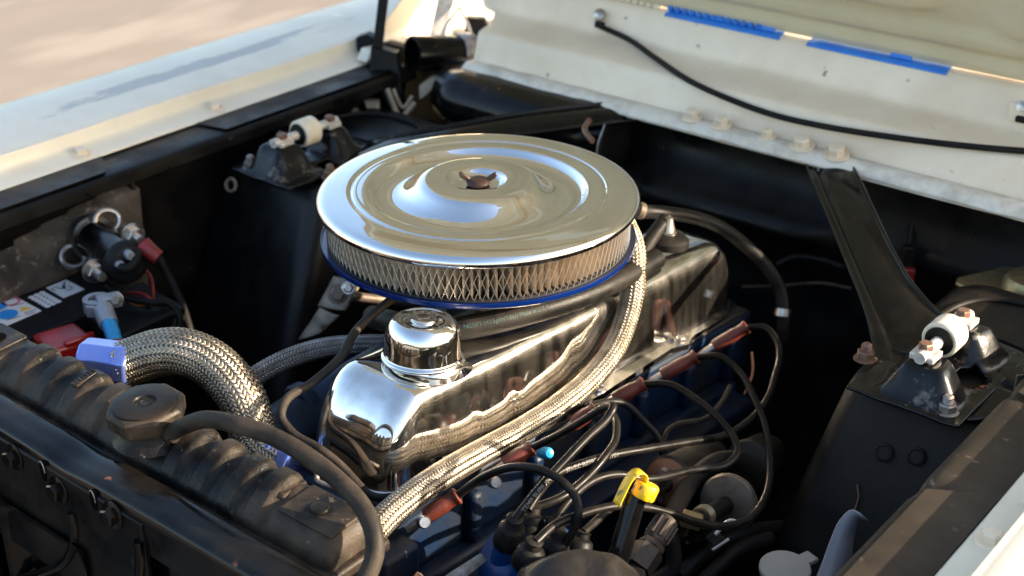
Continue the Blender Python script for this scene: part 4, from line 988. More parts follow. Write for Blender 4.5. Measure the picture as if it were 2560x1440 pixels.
def wire(name, label, pts, r, m, cat='cable', group=None, n=10, step=0.006):
    o = G().tube(spath(pts, step), r, n).build(name, m, smooth=60); tag(o, label, cat, group); return o
wire('starter_cable', 'grey battery cable running down from the red boot beside the far shock tower', [(-0.472, -0.091, 0.662), (-0.447, -0.096, 0.644), (-0.419, -0.103, 0.621), (-0.394, -0.113, 0.596), (-0.378, -0.120, 0.566)], 0.0058, 'rubber')
wire('red_wire', 'thin red wire looping below the solenoid', [(-0.481, -0.115, 0.658), (-0.457, -0.116, 0.649), (-0.439, -0.128, 0.630), (-0.422, -0.141, 0.612), (-0.416, -0.143, 0.601)], 0.0022, 'redwire', group='wires below the solenoid')
wire('dark_red_wire', 'dull red wire dipping across the wiring loom', [(-0.469, -0.151, 0.633), (-0.448, -0.144, 0.638), (-0.428, -0.143, 0.637), (-0.419, -0.146, 0.621), (-0.412, -0.149, 0.609)], 0.0022, 'redwire', group='wires below the solenoid')
wire('amber_wire', 'short amber wire under the black loom', [(-0.463, -0.161, 0.631), (-0.442, -0.159, 0.630), (-0.429, -0.149, 0.629), (-0.425, -0.141, 0.637)], 0.0022, 'orangewire', group='wires below the solenoid')
wire('black_loom', 'black wiring loom crossing behind the battery clamp', [(-0.476, -0.172, 0.652), (-0.459, -0.166, 0.642), (-0.434, -0.161, 0.640), (-0.415, -0.148, 0.637), (-0.405, -0.129, 0.630), (-0.392, -0.127, 0.617), (-0.386, -0.140, 0.590)], 0.0050, 'rubber', group='wires below the solenoid')
wire('brown_wire', 'brown wire hanging from the solenoid in a loop', [(-0.468, -0.136, 0.653), (-0.470, -0.146, 0.642), (-0.461, -0.157, 0.635), (-0.441, -0.160, 0.628), (-0.423, -0.149, 0.621), (-0.413, -0.139, 0.626), (-0.401, -0.130, 0.624), (-0.390, -0.138, 0.599)], 0.0026, 'rubberdust', group='wires below the solenoid')

# ================================================================ HOOD HINGE (far side)
t = thing('spring_hinge', 'black hood hinge with spring tube and wire loop, at the far corner of the cowl', 'hinge', (-0.579, 0.468, 0.701))
def flatbar(name, a, b, w_, th, m, parent, bevel=0.0015):
    a = Vector(a); b = Vector(b); d = (b - a).normalized(); s_ = d.cross(Vector((0.56, -0.69, 0.45))).normalized()
    n_ = d.cross(s_).normalized(); poly = [a - s_ * w_ / 2, b - s_ * w_ / 2, b + s_ * w_ / 2, a + s_ * w_ / 2]
    return G().prism([p - n_ * th / 2 for p in poly], n_ * th).build(name, m, parent, bevel=bevel)
flatbar('lift_arm', (-0.606, 0.468, 0.780), (-0.606, 0.517, 0.987), 0.016, 0.006, 'black', t)
G().prism([(-0.609, 0.456, 0.787), (-0.574, 0.478, 0.776), (-0.558, 0.467, 0.739), (-0.547, 0.461, 0.673), (-0.561, 0.452, 0.676), (-0.590, 0.449, 0.730), (-0.600, 0.442, 0.755)], (-0.012, 0.02, 0.0)).build('bracket', 'black', t, bevel=0.002)
G().prism([(-0.667, 0.480, 0.784), (-0.655, 0.493, 0.789), (-0.643, 0.498, 0.783), (-0.634, 0.488, 0.757), (-0.649, 0.475, 0.754), (-0.659, 0.474, 0.766)], (-0.01, 0.02, 0)).build('side_plate', 'black', t, bevel=0.002)
a, b = Vector((-0.568, 0.507, 0.770)), Vector((-0.538, 0.607, 0.753)); ax = (b - a).normalized(); L = (b - a).length
G().ring([(0.0235, 0), (0.0285, 0), (0.0290, 0.002), (0.0290, L * 0.82), (0.0235, L * 0.82)], a, ax, n=40).build('spring_tube', 'blackgloss', t, smooth=40)
pts = []
for k in range(5 * 24 + 1):
    q = k / 24; x_, y_, z_ = basis(ax); an = 2 * pi * q
    pts.append(a + ax * (L * 0.80 + q * 0.0058) + (x_ * cos(an) + y_ * sin(an)) * 0.0310)
G().tube(pts, 0.0026, 8).build('coil_spring', 'steel', t)
G().tube(spath([(-0.578, 0.588, 0.773), (-0.578, 0.602, 0.794), (-0.571, 0.619, 0.813), (-0.570, 0.625, 0.820), (-0.568, 0.632, 0.807), (-0.555, 0.631, 0.789), (-0.547, 0.628, 0.774), (-0.547, 0.615, 0.754), (-0.532, 0.617, 0.740)], 0.004), 0.0026, 8).build('wire_loop', 'tab', t)
G().prism([(-0.614, 0.692, 0.780), (-0.588, 0.712, 0.777), (-0.574, 0.709, 0.755), (-0.588, 0.683, 0.732), (-0.604, 0.675, 0.739)], (-0.01, 0.015, 0)).build('pivot_plate', 'black', t, bevel=0.002)
flatbar('link_bar', (-0.602, 0.607, 0.766), (-0.625, 0.662, 0.835), 0.028, 0.004, 'tab', t)
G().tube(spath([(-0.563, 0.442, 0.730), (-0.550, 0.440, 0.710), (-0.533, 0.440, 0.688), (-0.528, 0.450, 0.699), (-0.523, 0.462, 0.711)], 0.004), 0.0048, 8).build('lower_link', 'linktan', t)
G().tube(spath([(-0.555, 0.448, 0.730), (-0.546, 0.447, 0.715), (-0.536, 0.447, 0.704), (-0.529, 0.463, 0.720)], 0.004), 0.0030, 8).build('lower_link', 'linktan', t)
G().prism([(-0.546, 0.496, 0.724), (-0.533, 0.515, 0.738), (-0.519, 0.526, 0.737), (-0.530, 0.501, 0.712), (-0.538, 0.488, 0.703)], (-0.006, 0.01, 0)).build('sun_patch_plate', 'linktan', t, bevel=0.002)  # plates coloured tan to stand for warm sun patches under the hinge
G().prism([(-0.587, 0.412, 0.714), (-0.568, 0.427, 0.713), (-0.561, 0.420, 0.693), (-0.570, 0.407, 0.685)], (-0.006, 0.01, 0)).build('sun_patch_plate', 'linktan', t, bevel=0.002)
G().prism([(-0.582, 0.385, 0.710), (-0.563, 0.389, 0.693), (-0.547, 0.389, 0.674), (-0.590, 0.363, 0.686)], (-0.006, 0.01, 0)).build('sun_patch_plate', 'linktan', t, bevel=0.002)
# closing panel behind the hinge
o = G().prism([(-0.66, 0.535, 0.45), (-0.38, 0.545, 0.45), (-0.38, 0.545, 0.765), (-0.66, 0.535, 0.765)], (0, 0.02, 0)).build('cowl_side_panel', 'black', bevel=0.002); tag(o, 'black cowl side panel behind the far hood hinge', 'panel')

# ---- hood prop cable / washer hose across the cowl
o = G().tube(spath([(-0.287, 0.626, 0.840), (-0.241, 0.625, 0.832), (-0.159, 0.589, 0.824), (-0.065, 0.550, 0.815), (-0.003, 0.546, 0.806), (0.061, 0.545, 0.800), (0.140, 0.543, 0.802), (0.218, 0.546, 0.807), (0.303, 0.550, 0.815), (0.361, 0.559, 0.820), (0.422, 0.581, 0.823), (0.473, 0.601, 0.826)]), 0.0042, 12).build('washer_hose', 'rubber', smooth=60); tag(o, 'thin black hose sagging across the cream cowl', 'hose')
t = thing('hose_clip', 'small grey clip holding the hose at the cowl centre', 'clip', (-0.296, 0.637, 0.848), group='cowl clips')
G().lathe([(0.010, 0), (0.010, 0.004), (0.006, 0.007), (0, 0.008)], (-0.297, 0.639, 0.852), (0, -1, 0.7), 20).build('screw', 'steel', t)
G().box((-0.288, 0.627, 0.842), (0.016, 0.008, 0.010)).build('jaw', 'black', t, bevel=0.002)
t = thing('hose_clip', 'small grey clip at the right edge of the cowl', 'clip', (0.364, 0.634, 0.843), group='cowl clips')
G().box((0.363, 0.635, 0.845), (0.030, 0.006, 0.024)).build('plate', 'cream_worn', t, bevel=0.0015)
G().lathe([(0.007, 0), (0.007, 0.004), (0, 0.006)], (0.365, 0.632, 0.855), (0, -1, 0.5), 16).build('screw', 'steel', t)
G().box((0.369, 0.622, 0.842), (0.014, 0.008, 0.008)).build('jaw', 'black', t, bevel=0.002)

# ---- pipe running along the firewall, far side linkage bits
o = G().tube(spath([(-0.130, 0.387, 0.793), (-0.127, 0.372, 0.788), (-0.109, 0.355, 0.785), (-0.097, 0.349, 0.782)]), 0.004, 10).build('throttle_link', 'rustbolt'); tag(o, 'rusty throttle link standing up behind the air cleaner', 'linkage')
wire('speedometer_cable', 'thin cable crossing the dark firewall', [(0.117, 0.398, 0.614), (0.147, 0.446, 0.606), (0.192, 0.484, 0.609), (0.230, 0.489, 0.611)], 0.0026, 'rubberdust')
wire('firewall_loom', 'dark loom crossing the firewall behind the heater return hose', [(0.114, 0.494, 0.610), (0.130, 0.513, 0.619), (0.163, 0.526, 0.620), (0.206, 0.509, 0.628)], 0.0040, 'rubber')

# ---- rubber heater return hose with clamp
t = thing('heater_return_hose', 'black rubber hose arching over the back of the valve cover', 'hose', (0.197, 0.369, 0.603))
G().tube(spath([(0.063, 0.224, 0.767), (0.074, 0.255, 0.758), (0.092, 0.291, 0.746), (0.113, 0.325, 0.728), (0.138, 0.355, 0.698), (0.167, 0.371, 0.666), (0.183, 0.379, 0.635), (0.195, 0.371, 0.607), (0.198, 0.367, 0.575)]), 0.0085, 16).build('hose', 'rubber', t)
G().cyl((0.192, 0.374, 0.616), (0.194, 0.369, 0.606), 0.0105, n=20, ch=0.001).build('clamp', 'steel', t)
G().cyl((0.062, 0.222, 0.770), (0.068, 0.229, 0.766), 0.0105, n=16, ch=0.002).build('end_fitting', 'tan', t)

# ---- vent grommet at the back of the valve cover
t = thing('vent_elbow', 'black vent elbow and grommet on the back of the valve cover', 'vent', (0.119, 0.201, 0.751))
G().lathe([(0.026, -0.004), (0.026, 0.004), (0.020, 0.010), (0.014, 0.011)], (0.120, 0.202, 0.751), (0, 0.08, 1), 28).build('grommet', 'rubber', t)
G().lathe([(0.0105, 0), (0.0105, 0.008), (0.008, 0.009), (0.006, 0.018), (0.005, 0.026)], (0.119, 0.203, 0.755), (0, 0.08, 1), 20).build('valve', 'steel', t)
G().tube(spath([(0.111, 0.209, 0.775), (0.114, 0.186, 0.768), (0.117, 0.160, 0.757), (0.119, 0.139, 0.745)]), 0.0085, 14).build('elbow', 'rubber', t)
G().tube(spath([(0.112, 0.213, 0.778), (0.119, 0.212, 0.768), (0.125, 0.207, 0.754)]), 0.0030, 8).build('spring_clip', 'tan', t)

# ---- printed fuel vapour hose under the air cleaner
t = thing('vapour_hose', 'black hose with faint green print lying beside the valve cover under the air cleaner', 'hose', (0.095, -0.045, 0.736))
vp = spath([(-0.041, -0.132, 0.735), (0.018, -0.144, 0.750), (0.074, -0.143, 0.762), (0.101, -0.106, 0.764), (0.119, -0.054, 0.762), (0.134, 0.003, 0.760), (0.141, 0.068, 0.758), (0.137, 0.153, 0.752)])
G().tube(vp, 0.0125, 18).build('hose', 'rubber', t)
vl = resample(vp, .003)[1]
text_on_tube('printed_text', 'NEBF1 (<15g/m\u00b2/day) Made in U.S.A.', vp, 0.0125, 0.138, 0.0066, radians(76), 'inkgreenpale', t)

# ---- steel fuel line
o = G().tube(spath([(0.005, -0.128, 0.786), (0.007, -0.144, 0.781), (0.003, -0.169, 0.771), (0.005, -0.201, 0.763), (0.013, -0.233, 0.748), (0.011, -0.272, 0.735), (0.009, -0.307, 0.729), (0.013, -0.317, 0.719), (0.027, -0.319, 0.709), (0.065, -0.316, 0.701), (0.083, -0.313, 0.693), (0.119, -0.315, 0.678)]), 0.0046, 14).build('fuel_line', 'rubberdust', smooth=60); tag(o, 'grey fuel line bending from the carburettor down to the front of the engine', 'fuel line')
wire('front_lead', 'thin lead hugging the front foot of the valve cover', [(0.043, -0.274, 0.691), (0.051, -0.294, 0.695), (0.067, -0.307, 0.690), (0.096, -0.311, 0.681), (0.138, -0.315, 0.677), (0.164, -0.309, 0.687)], 0.0040, 'rubber')
wire('front_clip', 'small steel loop in front of the valve cover', [(0.078, -0.334, 0.688), (0.079, -0.336, 0.684), (0.092, -0.340, 0.685), (0.112, -0.337, 0.686), (0.130, -0.339, 0.683)], 0.0030, 'greysteel', cat='clip')

# ================================================================ IGNITION
t = thing('distributor', 'blue distributor cap with black boots at the bottom edge', 'distributor', (0.278, -0.260, 0.620))
dc = Vector((0.277, -0.253, 0.633))
G().lathe([(0.052, -0.070), (0.052, -0.010), (0.049, 0.004), (0.043, 0.014), (0.030, 0.020), (0.0, 0.022)], dc, (0.05, -0.10, 1), 36).build('cap', 'cap_blue', t, smooth=50)
towers = [((0.270, -0.279, 0.668), (0.276, -0.278, 0.695)), ((0.268, -0.247, 0.664), (0.266, -0.238, 0.681)), ((0.306, -0.297, 0.672), (0.311, -0.293, 0.695)), ((0.290, -0.241, 0.658), (0.289, -0.237, 0.676)), ((0.316, -0.236, 0.655), (0.316, -0.227, 0.669)), ((0.309, -0.263, 0.666), (0.311, -0.257, 0.684))]
for a, b in towers:
    a = Vector(a); b = Vector(b); L = (b - a).length; ax = b - a
    G().lathe([(0.0145, -0.004), (0.0150, 0.0), (0.0125, L * 0.55), (0.0105, L * 0.62), (0.0080, L * 0.70), (0.0072, L * 0.98), (0.0082, L), (0.0060, L * 1.06)], a, ax, 20).build('boot', 'rubber', t, smooth=45)
    G().lathe([(0.0130, -0.03), (0.0125, -0.002)], a, ax, 20).build('cap_tower', 'cap_blue', t)

boots = [((0.179, -0.292, 0.661), (0.198, -0.266, 0.679)), ((0.178, -0.173, 0.657), (0.195, -0.149, 0.672)), ((0.180, -0.061, 0.650), (0.194, -0.039, 0.665)), ((0.178, 0.019, 0.642), (0.201, 0.043, 0.661)), ((0.172, 0.124, 0.623), (0.199, 0.154, 0.646)), ((0.172, 0.239, 0.611), (0.199, 0.270, 0.636))]
wires = [
 ('front spark plug lead looping over to the far side of the distributor', [(0.198, -0.266, 0.679),(0.220, -0.253, 0.703),(0.249, -0.246, 0.722),(0.282, -0.243, 0.730),(0.306, -0.242, 0.725),(0.319, -0.243, 0.716),(0.325, -0.248, 0.703),(0.323, -0.253, 0.687),(0.317, -0.261, 0.670)]),
 ('second spark plug lead, doubling back under the braided hose with a bright bent end', [(0.195, -0.149, 0.672),(0.223, -0.141, 0.695),(0.255, -0.138, 0.726),(0.276, -0.137, 0.746),(0.288, -0.144, 0.753),(0.289, -0.154, 0.747),(0.287, -0.183, 0.739),(0.285, -0.221, 0.727),(0.282, -0.255, 0.713),(0.276, -0.278, 0.694)]),
 ('third spark plug lead dropping in a loop behind the bright bent lead', [(0.194, -0.039, 0.665),(0.230, -0.067, 0.688),(0.259, -0.095, 0.698),(0.272, -0.115, 0.695),(0.279, -0.139, 0.694),(0.280, -0.181, 0.684),(0.278, -0.213, 0.682),(0.266, -0.239, 0.680)]),
 ('fourth spark plug lead making a wide loop to the right', [(0.201, 0.043, 0.660),(0.228, 0.047, 0.668),(0.270, 0.038, 0.669),(0.309, 0.024, 0.665),(0.332, 0.012, 0.660),(0.347, -0.002, 0.655),(0.349, -0.024, 0.652),(0.329, -0.065, 0.657),(0.308, -0.109, 0.661),(0.292, -0.140, 0.676),(0.285, -0.171, 0.682),(0.283, -0.204, 0.678),(0.288, -0.235, 0.673)]),
 ('fifth spark plug lead hanging in the longest loop at the right', [(0.199, 0.154, 0.646),(0.229, 0.155, 0.655),(0.260, 0.148, 0.649),(0.291, 0.125, 0.641),(0.320, 0.099, 0.633),(0.344, 0.070, 0.625),(0.365, 0.038, 0.616),(0.380, 0.004, 0.612),(0.387, -0.034, 0.611),(0.383, -0.075, 0.620),(0.372, -0.113, 0.640),(0.360, -0.145, 0.663),(0.348, -0.172, 0.680),(0.335, -0.203, 0.693),(0.321, -0.240, 0.698),(0.313, -0.268, 0.698),(0.312, -0.293, 0.694)]),
 ('rear spark plug lead with printing, sweeping right then back to the distributor', [(0.199, 0.270, 0.636),(0.222, 0.271, 0.642),(0.246, 0.258, 0.637),(0.267, 0.227, 0.629),(0.276, 0.204, 0.627),(0.297, 0.150, 0.629),(0.309, 0.090, 0.633),(0.311, 0.039, 0.641),(0.299, -0.030, 0.660),(0.288, -0.086, 0.676),(0.277, -0.131, 0.687),(0.269, -0.175, 0.695),(0.265, -0.206, 0.698),(0.266, -0.230, 0.692),(0.268, -0.248, 0.684)])]
for (a, b), (lab, w_) in zip(boots, wires):
    t = thing('spark_plug_lead', lab, 'spark plug lead', a, group='spark plug leads')
    a = Vector(a); b = Vector(b); L = (b - a).length
    G().lathe([(0.0078, 0), (0.0084, 0.004), (0.0082, L * 0.62), (0.0072, L * 0.70), (0.0074, L * 0.88), (0.0086, L * 0.92), (0.0088, L * 0.97), (0.0070, L)], a, b - a, 18).build('boot', 'boot', t, smooth=45)
    path = spath([b - (b - a).normalized() * 0.004] + [Vector(p) for p in w_[1:]], 0.005)
    G().tube(path, 0.0041, 12).build('cable', 'lead', t, smooth=60)
    G().lathe([(0.0045, -0.022), (0.0055, -0.016), (0.0055, 0.0)], a, b - a, 12).build('plug_shell', 'steel', t)
    if lab.startswith('rear'):
        text_on_tube('printed_text', 'STATIC SUPPRESSION 7MM', list(reversed(path)), 0.0041, 0.058, 0.0060, radians(92), 'inkgrey', t)
    if lab.startswith('second'):
        text_on_tube('printed_text', 'TEMP SUPP 7MM', list(reversed(path)), 0.0041, 0.010, 0.0060, radians(92), 'inkgrey', t)

wire('coil_lead', 'black coil lead rising from the distributor towards the coil', [(0.316, -0.227, 0.668), (0.313, -0.202, 0.666), (0.309, -0.165, 0.662), (0.311, -0.126, 0.654), (0.303, -0.071, 0.635)], 0.0041, 'lead')
wire('sender_wire', 'grey wire dropping from under the hose to the coil', [(0.183, -0.036, 0.662), (0.193, -0.015, 0.661), (0.202, 0.003, 0.654), (0.225, 0.010, 0.636), (0.243, 0.013, 0.619), (0.252, 0.008, 0.599), (0.256, -0.001, 0.580)], 0.0041, 'lead')
wire('thin_wire', 'thin brown wire hanging below the rear plug boot', [(0.218, 0.251, 0.615), (0.230, 0.235, 0.599), (0.235, 0.221, 0.593), (0.234, 0.212, 0.580)], 0.0016, 'copper')
wire('vacuum_line', 'thin bent vacuum line in the dark behind the leads', [(0.235, 0.174, 0.609), (0.241, 0.146, 0.603), (0.241, 0.113, 0.597), (0.225, 0.074, 0.601), (0.228, 0.049, 0.603), (0.235, 0.034, 0.594)], 0.0030, 'rubberdust')

# plug threads seen under the hose
for i, p in enumerate(((0.189, -0.201, 0.655), (0.185, -0.301, 0.662))):
    g = G(); g.lathe([(0.005, -0.014), (0.0065, -0.012), (0.0050, -0.008), (0.0065, -0.005), (0.0050, -0.001), (0.0065, 0.002), (0.005, 0.006)], p, (0.7, -0.5, 0.5), 14); o = g.build('spark_plug', 'steel'); tag(o, ('spark plug tip peeping out below the middle of the braided hose', 'spark plug tip under the front orange boot')[i], 'spark plug', 'spark plugs')

# ---- oil dipstick
t = thing('dipstick', 'dipstick tube with a chipped yellow loop handle, lower centre right', 'dipstick', (0.370, -0.252, 0.674))
G().cyl((0.371, -0.253, 0.671), (0.369, -0.222, 0.731), 0.0100, 0.0095, n=24).build('tube', 'blackgloss', t)
a = Vector((0.370, -0.224, 0.730)); b = Vector((0.372, -0.217, 0.743)); ax = (b - a).normalized()
G().lathe([(0.0105, 0), (0.0110, 0.001), (0.0110, 0.012), (0.0100, 0.0135), (0.0, 0.0135)], a + Vector((0.004, 0.0035, 0)), ax, 28).build('cap', 'yellow', t, smooth=40)
x_, y_, z_ = basis(ax); lp = []
sd_ = Vector((0.46, 0.89, 0.0)).normalized(); sd_ = (sd_ - ax * sd_.dot(ax)).normalized()
ctr = a - sd_ * 0.0045 + Vector((-0.0015, -0.002, 0))
side_ = ax.cross(sd_).normalized()
loop = [(-0.0092, -0.010), (-0.0092, 0.006), (-0.0080, 0.017), (-0.004, 0.0235), (0.000, 0.025), (0.004, 0.0235), (0.0068, 0.019), (0.0072, 0.012)]
lc = catmull([ctr + sd_ * q + ax * h for q, h in loop], 5); vs = []; fs = []
for i, c in enumerate(lc): vs += [c - side_ * 0.0058, c + side_ * 0.0058]
for i in range(len(lc) - 1): fs.append((2 * i, 2 * i + 2, 2 * i + 3, 2 * i + 1))
G().add(vs, fs).build('loop_handle', 'yellow', t, smooth=60, solid=0.0012)

# ---- bracket / fuel pump casting at the bottom edge
t = thing('pump_casting', 'oily dark casting at the bottom edge below the dipstick', 'casting', (0.361, -0.292, 0.667))
def cast(u, v):
    a = Vector((0.317, -0.327, 0.667)); b = Vector((0.407, -0.255, 0.667)); p = a.lerp(b, u)
    up_ = Vector((-0.25, 0.31, 0.80)); h = 0.034 * sin(pi * min(1, u * 1.02)) ** 0.55
    q = v * 2 - 1
    return p + up_ * (h * (1 - q * q) + 0.004) + Vector((-0.5, 0.62, -0.3)) * 0.05 * q + Vector((0, 0, noise.noise(Vector((u * 5, v * 4, 1))) * 0.006))
G().grid(cast, 26, 18).build('body', 'darkmetal', t, smooth=60)

# ---- hex union with corrugated sleeve
t = thing('line_union', 'dull steel hex union with a ribbed sleeve right of the dipstick', 'fitting', (0.368, -0.210, 0.652))
a = Vector((0.367, -0.217, 0.642)); b = Vector((0.365, -0.159, 0.667)); ax = (b - a).normalized(); L = (b - a).length
G().cyl(a - ax * 0.03, a + ax * 0.004, 0.0075, n=16).build('pipe', 'darkmetal', t)
G().hexa(a + ax * 0.004, ax, 0.0155, 0.024, phase=0.5).build('hex_nut', 'darkmetal', t, smooth=20)
G().hexa(a + ax * 0.029, ax, 0.0130, 0.006, phase=0.2).build('lock_nut', 'darkmetal', t, smooth=20)
G().lathe([(0.0095, 0.034), (0.0115, 0.037), (0.0110, L * 0.97), (0.0095, L)], a, ax, 24).build('sleeve', 'darkmetal', t)
for k in range(9):
    an = 2 * pi * k / 9; x_, y_, z_ = basis(ax); o_ = (x_ * cos(an) + y_ * sin(an)) * 0.0113
    G().tube([a + ax * 0.040 + o_, a + ax * (L * 0.94) + o_], 0.0016, 6).build('sleeve_rib', 'darkmetal', t)

# ---- ignition coil (lying) and fuel filter
t = thing('ignition_coil', 'dark ignition coil with a copper end behind the dipstick', 'coil', (0.260, 0.031, 0.580))
a = Vector((0.267, -0.005, 0.584)); b = Vector((0.258, 0.099, 0.555)); ax = (b - a).normalized(); L = (b - a).length
G().lathe([(0.026, 0), (0.029, 0.003), (0.029, 0.010), (0.027, 0.012), (0.027, L * 0.5), (0.0285, L * 0.52), (0.027, L * 0.56), (0.027, L * 0.97), (0.024, L)], a, ax, 36).build('can', 'darkmetal', t, smooth=40)
G().lathe([(0.0265, -0.001), (0.022, -0.005), (0.012, -0.007), (0.0, -0.007)], a, ax, 30).build('end_disc', 'copper', t)
G().lathe([(0.009, -0.030), (0.010, -0.006)], a, ax, 18).build('tower', 'rubber', t)
for s_ in (1, -1): G().cyl(a + Vector((0, 0, 0.017 * s_)) - ax * 0.016, a + Vector((0, 0, 0.017 * s_)), 0.0035, n=10).build('terminal', 'steel', t)

t = thing('vacuum_canister', 'tan round diaphragm canister with a grey nozzle among the leads', 'canister', (0.323, 0.048, 0.551))
a = Vector((0.335, 0.005, 0.580)); b = Vector((0.324, 0.071, 0.562)); ax = (b - a).normalized(); L = (b - a).length
G().lathe([(0.008, -0.002), (0.020, 0.0), (0.030, 0.002), (0.0318, 0.005), (0.0318, 0.009), (0.030, 0.0105)], a, ax, 40).build('front_disc', 'tan', t, smooth=40)
G().lathe([(0.0255, 0.0105), (0.0260, 0.022), (0.022, 0.028), (0, 0.029)], a, ax, 36).build('rear_shell', 'copper', t, smooth=40)
G().cyl(Vector((0.332, -0.056, 0.590)), a - ax * 0.002, 0.0085, 0.0095, n=20).build('nozzle', 'rubber', t)
for k in range(6):
    c = Vector((0.333, -0.043, 0.588)) + ax * (0.0022 * k); G().lathe([(0.0115, 0), (0.0122, 0.0006), (0.0115, 0.0013)], c, ax, 20).build('worm_thread', 'brass', t)
G().box(Vector((0.332, -0.060, 0.595)), (0.022, 0.014, 0.014), R3(0.2, 0.3, 0.6)).build('clamp_screw', 'brass', t, bevel=0.002)
t = thing('rear_canister', 'second dusty canister in the shade behind the long lead loop', 'canister', (0.286, 0.165, 0.532))
a = Vector((0.294, 0.124, 0.549)); b = Vector((0.277, 0.207, 0.521)); ax = (b - a).normalized(); L = (b - a).length
G().lathe([(0.0, -0.006), (0.018, -0.004), (0.029, 0.0), (0.030, 0.008), (0.027, 0.010), (0.026, L * 0.7), (0.018, L)], a, ax, 32).build('shell', 'darkmetal', t, smooth=40)
# fat hose beside the canister
wire('breather_hose', 'fat dusty rubber hose rising between the coil and the tan canister', [(0.307, -0.059, 0.583), (0.296, -0.021, 0.588), (0.289, 0.017, 0.590), (0.293, 0.051, 0.592), (0.300, 0.080, 0.583), (0.305, 0.111, 0.558), (0.312, 0.127, 0.530)], 0.0100, 'rubberdust', cat='hose', n=16)
wire('lower_hose', 'black hose in the lowest right corner of the engine', [(0.335, -0.080, 0.538), (0.343, -0.050, 0.552), (0.353, -0.011, 0.554), (0.363, 0.033, 0.544), (0.371, 0.072, 0.528)], 0.0085, 'rubber', cat='hose', n=16)
wire('lower_hose', 'second black hose below the wire clip', [(0.359, -0.088, 0.540), (0.365, -0.061, 0.551), (0.371, -0.024, 0.557), (0.381, 0.021, 0.548)], 0.0075, 'rubber', cat='hose', n=16)
wire('curved_pipe', 'dark curved pipe behind the hex union', [(0.330, -0.100, 0.602), (0.340, -0.104, 0.585), (0.343, -0.110, 0.570), (0.334, -0.125, 0.558)], 0.008, 'rubber', cat='pipe', n=14)
t = thing('wire_clip', 'bent pale wire clip on the black hoses', 'clip', (0.363, -0.047, 0.575))
G().tube(spath([(0.363, -0.047, 0.598), (0.366, -0.043, 0.601), (0.371, -0.039, 0.600)], 0.003), 0.0016, 8).build('top_bend', 'tab', t)
G().tube(spath([(0.359, -0.057, 0.588), (0.361, -0.053, 0.592), (0.363, -0.050, 0.594)], 0.003), 0.0020, 8).build('tip', 'tab', t)
G().tube(spath([(0.361, -0.064, 0.574), (0.366, -0.058, 0.579), (0.371, -0.050, 0.584)], 0.003), 0.0014, 8).build('cross_wire', 'tab', t)
G().prism([(0.348, -0.058, 0.579), (0.353, -0.049, 0.586), (0.365, -0.045, 0.577), (0.363, -0.053, 0.567)], (-0.004, 0.006, -0.002)).build('plate', 'darkmetal', t, bevel=0.001)
o = G().cyl((0.322, -0.050, 0.578), (0.315, -0.030, 0.508), 0.022, n=28, ch=0.002).build('oil_filter', 'blackgloss'); tag(o, 'upright black cylinder in the dark right of the hex union', 'filter')
# small steel strap near the radiator hose bottom
o = G().prism([(0.232, -0.329, 0.639), (0.247, -0.293, 0.652), (0.251, -0.291, 0.650), (0.240, -0.324, 0.636)], (0.004, 0.0, -0.006)).build('steel_strap', 'greysteel', bevel=0.0012); tag(o, 'short bare steel strap at the bottom edge left of the distributor', 'bracket')
o = G().prism([(0.227, -0.363, 0.658), (0.229, -0.359, 0.663), (0.233, -0.357, 0.660), (0.239, -0.356, 0.655)], (0.004, 0.0, -0.006)).build('steel_tab', 'rustbolt', bevel=0.0012); tag(o, 'tiny rusty tab at the bottom edge near the overflow hose', 'bracket')

# ================================================================ NEAR SIDE: reservoir cap, strap, master cylinder, connector
t = thing('washer_reservoir', 'grey plastic reservoir cap with a tab at the bottom edge', 'reservoir', (0.454, -0.085, 0.604))
c = Vector((0.452, -0.084, 0.608))
G().lathe([(0.024, -0.006), (0.0248, -0.004), (0.0248, 0.000), (0.0235, 0.0012), (0, 0.0016)], c, (0.05, -0.05, 1), 40).build('cap', 'greyplastic', t, smooth=40)
G().box(c + Vector((0.008, 0.026, -0.002)), (0.016, 0.020, 0.005), R3(0, 0, -0.3)).build('tab', 'greyplastic', t, bevel=0.0015)
G().lathe([(0.022, -0.05), (0.022, -0.006)], c, (0.05, -0.05, 1), 28).build('neck', 'greyplastic', t)
G().box(c + Vector((0.03, 0.0, -0.14)), (0.12, 0.13, 0.18)).build('tank', 'greyplastic', t, bevel=0.012, bseg=3)
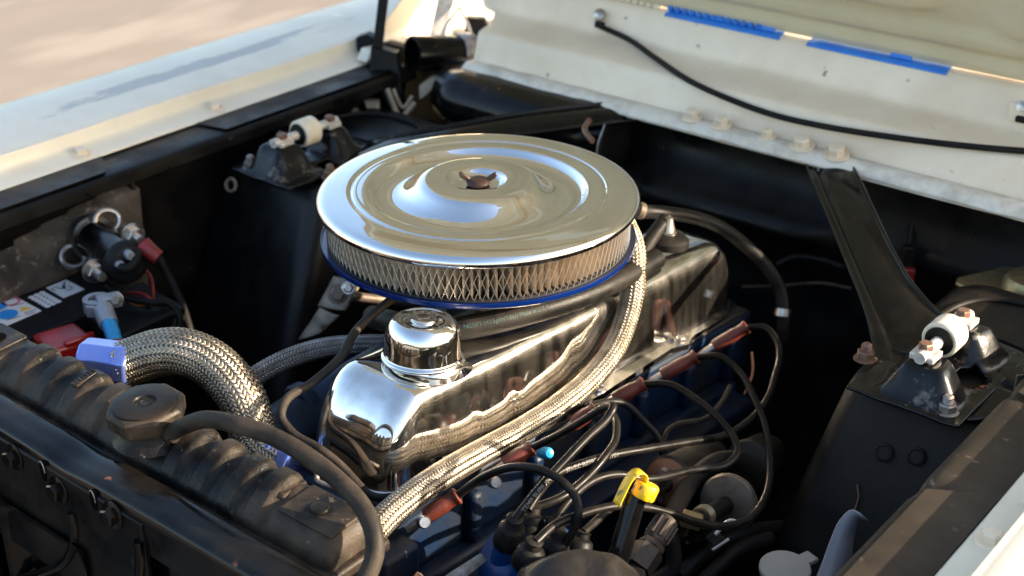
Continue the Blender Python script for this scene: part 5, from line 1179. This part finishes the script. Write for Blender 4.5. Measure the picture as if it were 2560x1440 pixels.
# curved strap
t = thing('filler_strap', 'pale grey curved plastic strap standing against the near shock tower', 'strap', (0.496, -0.094, 0.626))
cl = spath([(0.515, -0.157, 0.584), (0.505, -0.136, 0.606), (0.495, -0.107, 0.629), (0.490, -0.085, 0.636), (0.487, -0.066, 0.649), (0.487, -0.050, 0.662), (0.494, -0.044, 0.672), (0.503, -0.045, 0.672)], 0.004)
T, _, _ = frames(cl); vs = []; fs = []
for i, p in enumerate(cl):
    f = i / (len(cl) - 1); wv = Vector((0.6, 0.35, -0.65)).normalized() * (0.010 + 0.024 * sin(pi * min(1, f * 0.95)) ** 1.5)
    vs += [p, p + wv]
for i in range(len(cl) - 1): fs.append((2 * i, 2 * i + 2, 2 * i + 3, 2 * i + 1))
G().add(vs, fs).build('band', 'lavender', t, smooth=60, solid=0.002)

t = thing('master_cylinder', 'brake master cylinder with a dull gold lid at the right edge', 'master cylinder', (0.440, 0.453, 0.650))
def plate(poly, th): return G().prism(poly, (0, 0, th))
zz = 0.672
G().prism([(0.372, 0.478, zz), (0.376, 0.462, zz), (0.470, 0.440, zz), (0.560, 0.470, zz), (0.560, 0.560, zz), (0.440, 0.565, zz), (0.405, 0.545, zz)], (0, 0, 0.005)).build('lid', 'gold', t, bevel=0.002)
G().lathe([(0.036, 0.0), (0.034, 0.010), (0.030, 0.016), (0.012, 0.018), (0.011, 0.014), (0, 0.014)], (0.455, 0.505, zz + 0.004), (0, 0, 1), 36).build('dome', 'gold', t, smooth=50)
G().box((0.465, 0.505, 0.628), (0.15, 0.09, 0.08)).build('body', 'darkmetal', t, bevel=0.008)
bolt(t, (0.413, 0.540, 0.752), (-0.6, -0.5, 0.5), 0.007, 0.008, 'gold', 1.3)

t = thing('wire_connector', 'dark connector block with a red corner hanging on wires at the firewall', 'connector', (0.287, 0.527, 0.645))
G().box((0.283, 0.530, 0.654), (0.016, 0.014, 0.042), R3(0, 0, 0.7)).build('block', 'blackdust', t, bevel=0.002)
G().box((0.291, 0.524, 0.635), (0.014, 0.012, 0.024), R3(0, 0, 0.7)).build('red_plug', 'redwire', t, bevel=0.002)
for k, w_ in enumerate(([(0.277, 0.533, 0.666), (0.269, 0.552, 0.683), (0.261, 0.584, 0.698), (0.251, 0.624, 0.705)], [(0.281, 0.536, 0.666), (0.273, 0.556, 0.685), (0.260, 0.586, 0.703), (0.253, 0.627, 0.708)], [(0.232, 0.558, 0.672), (0.242, 0.576, 0.687), (0.245, 0.602, 0.702), (0.250, 0.626, 0.710)])):
    G().tube(spath(w_), 0.0024, 8).build('wire', 'rubberdust', t)
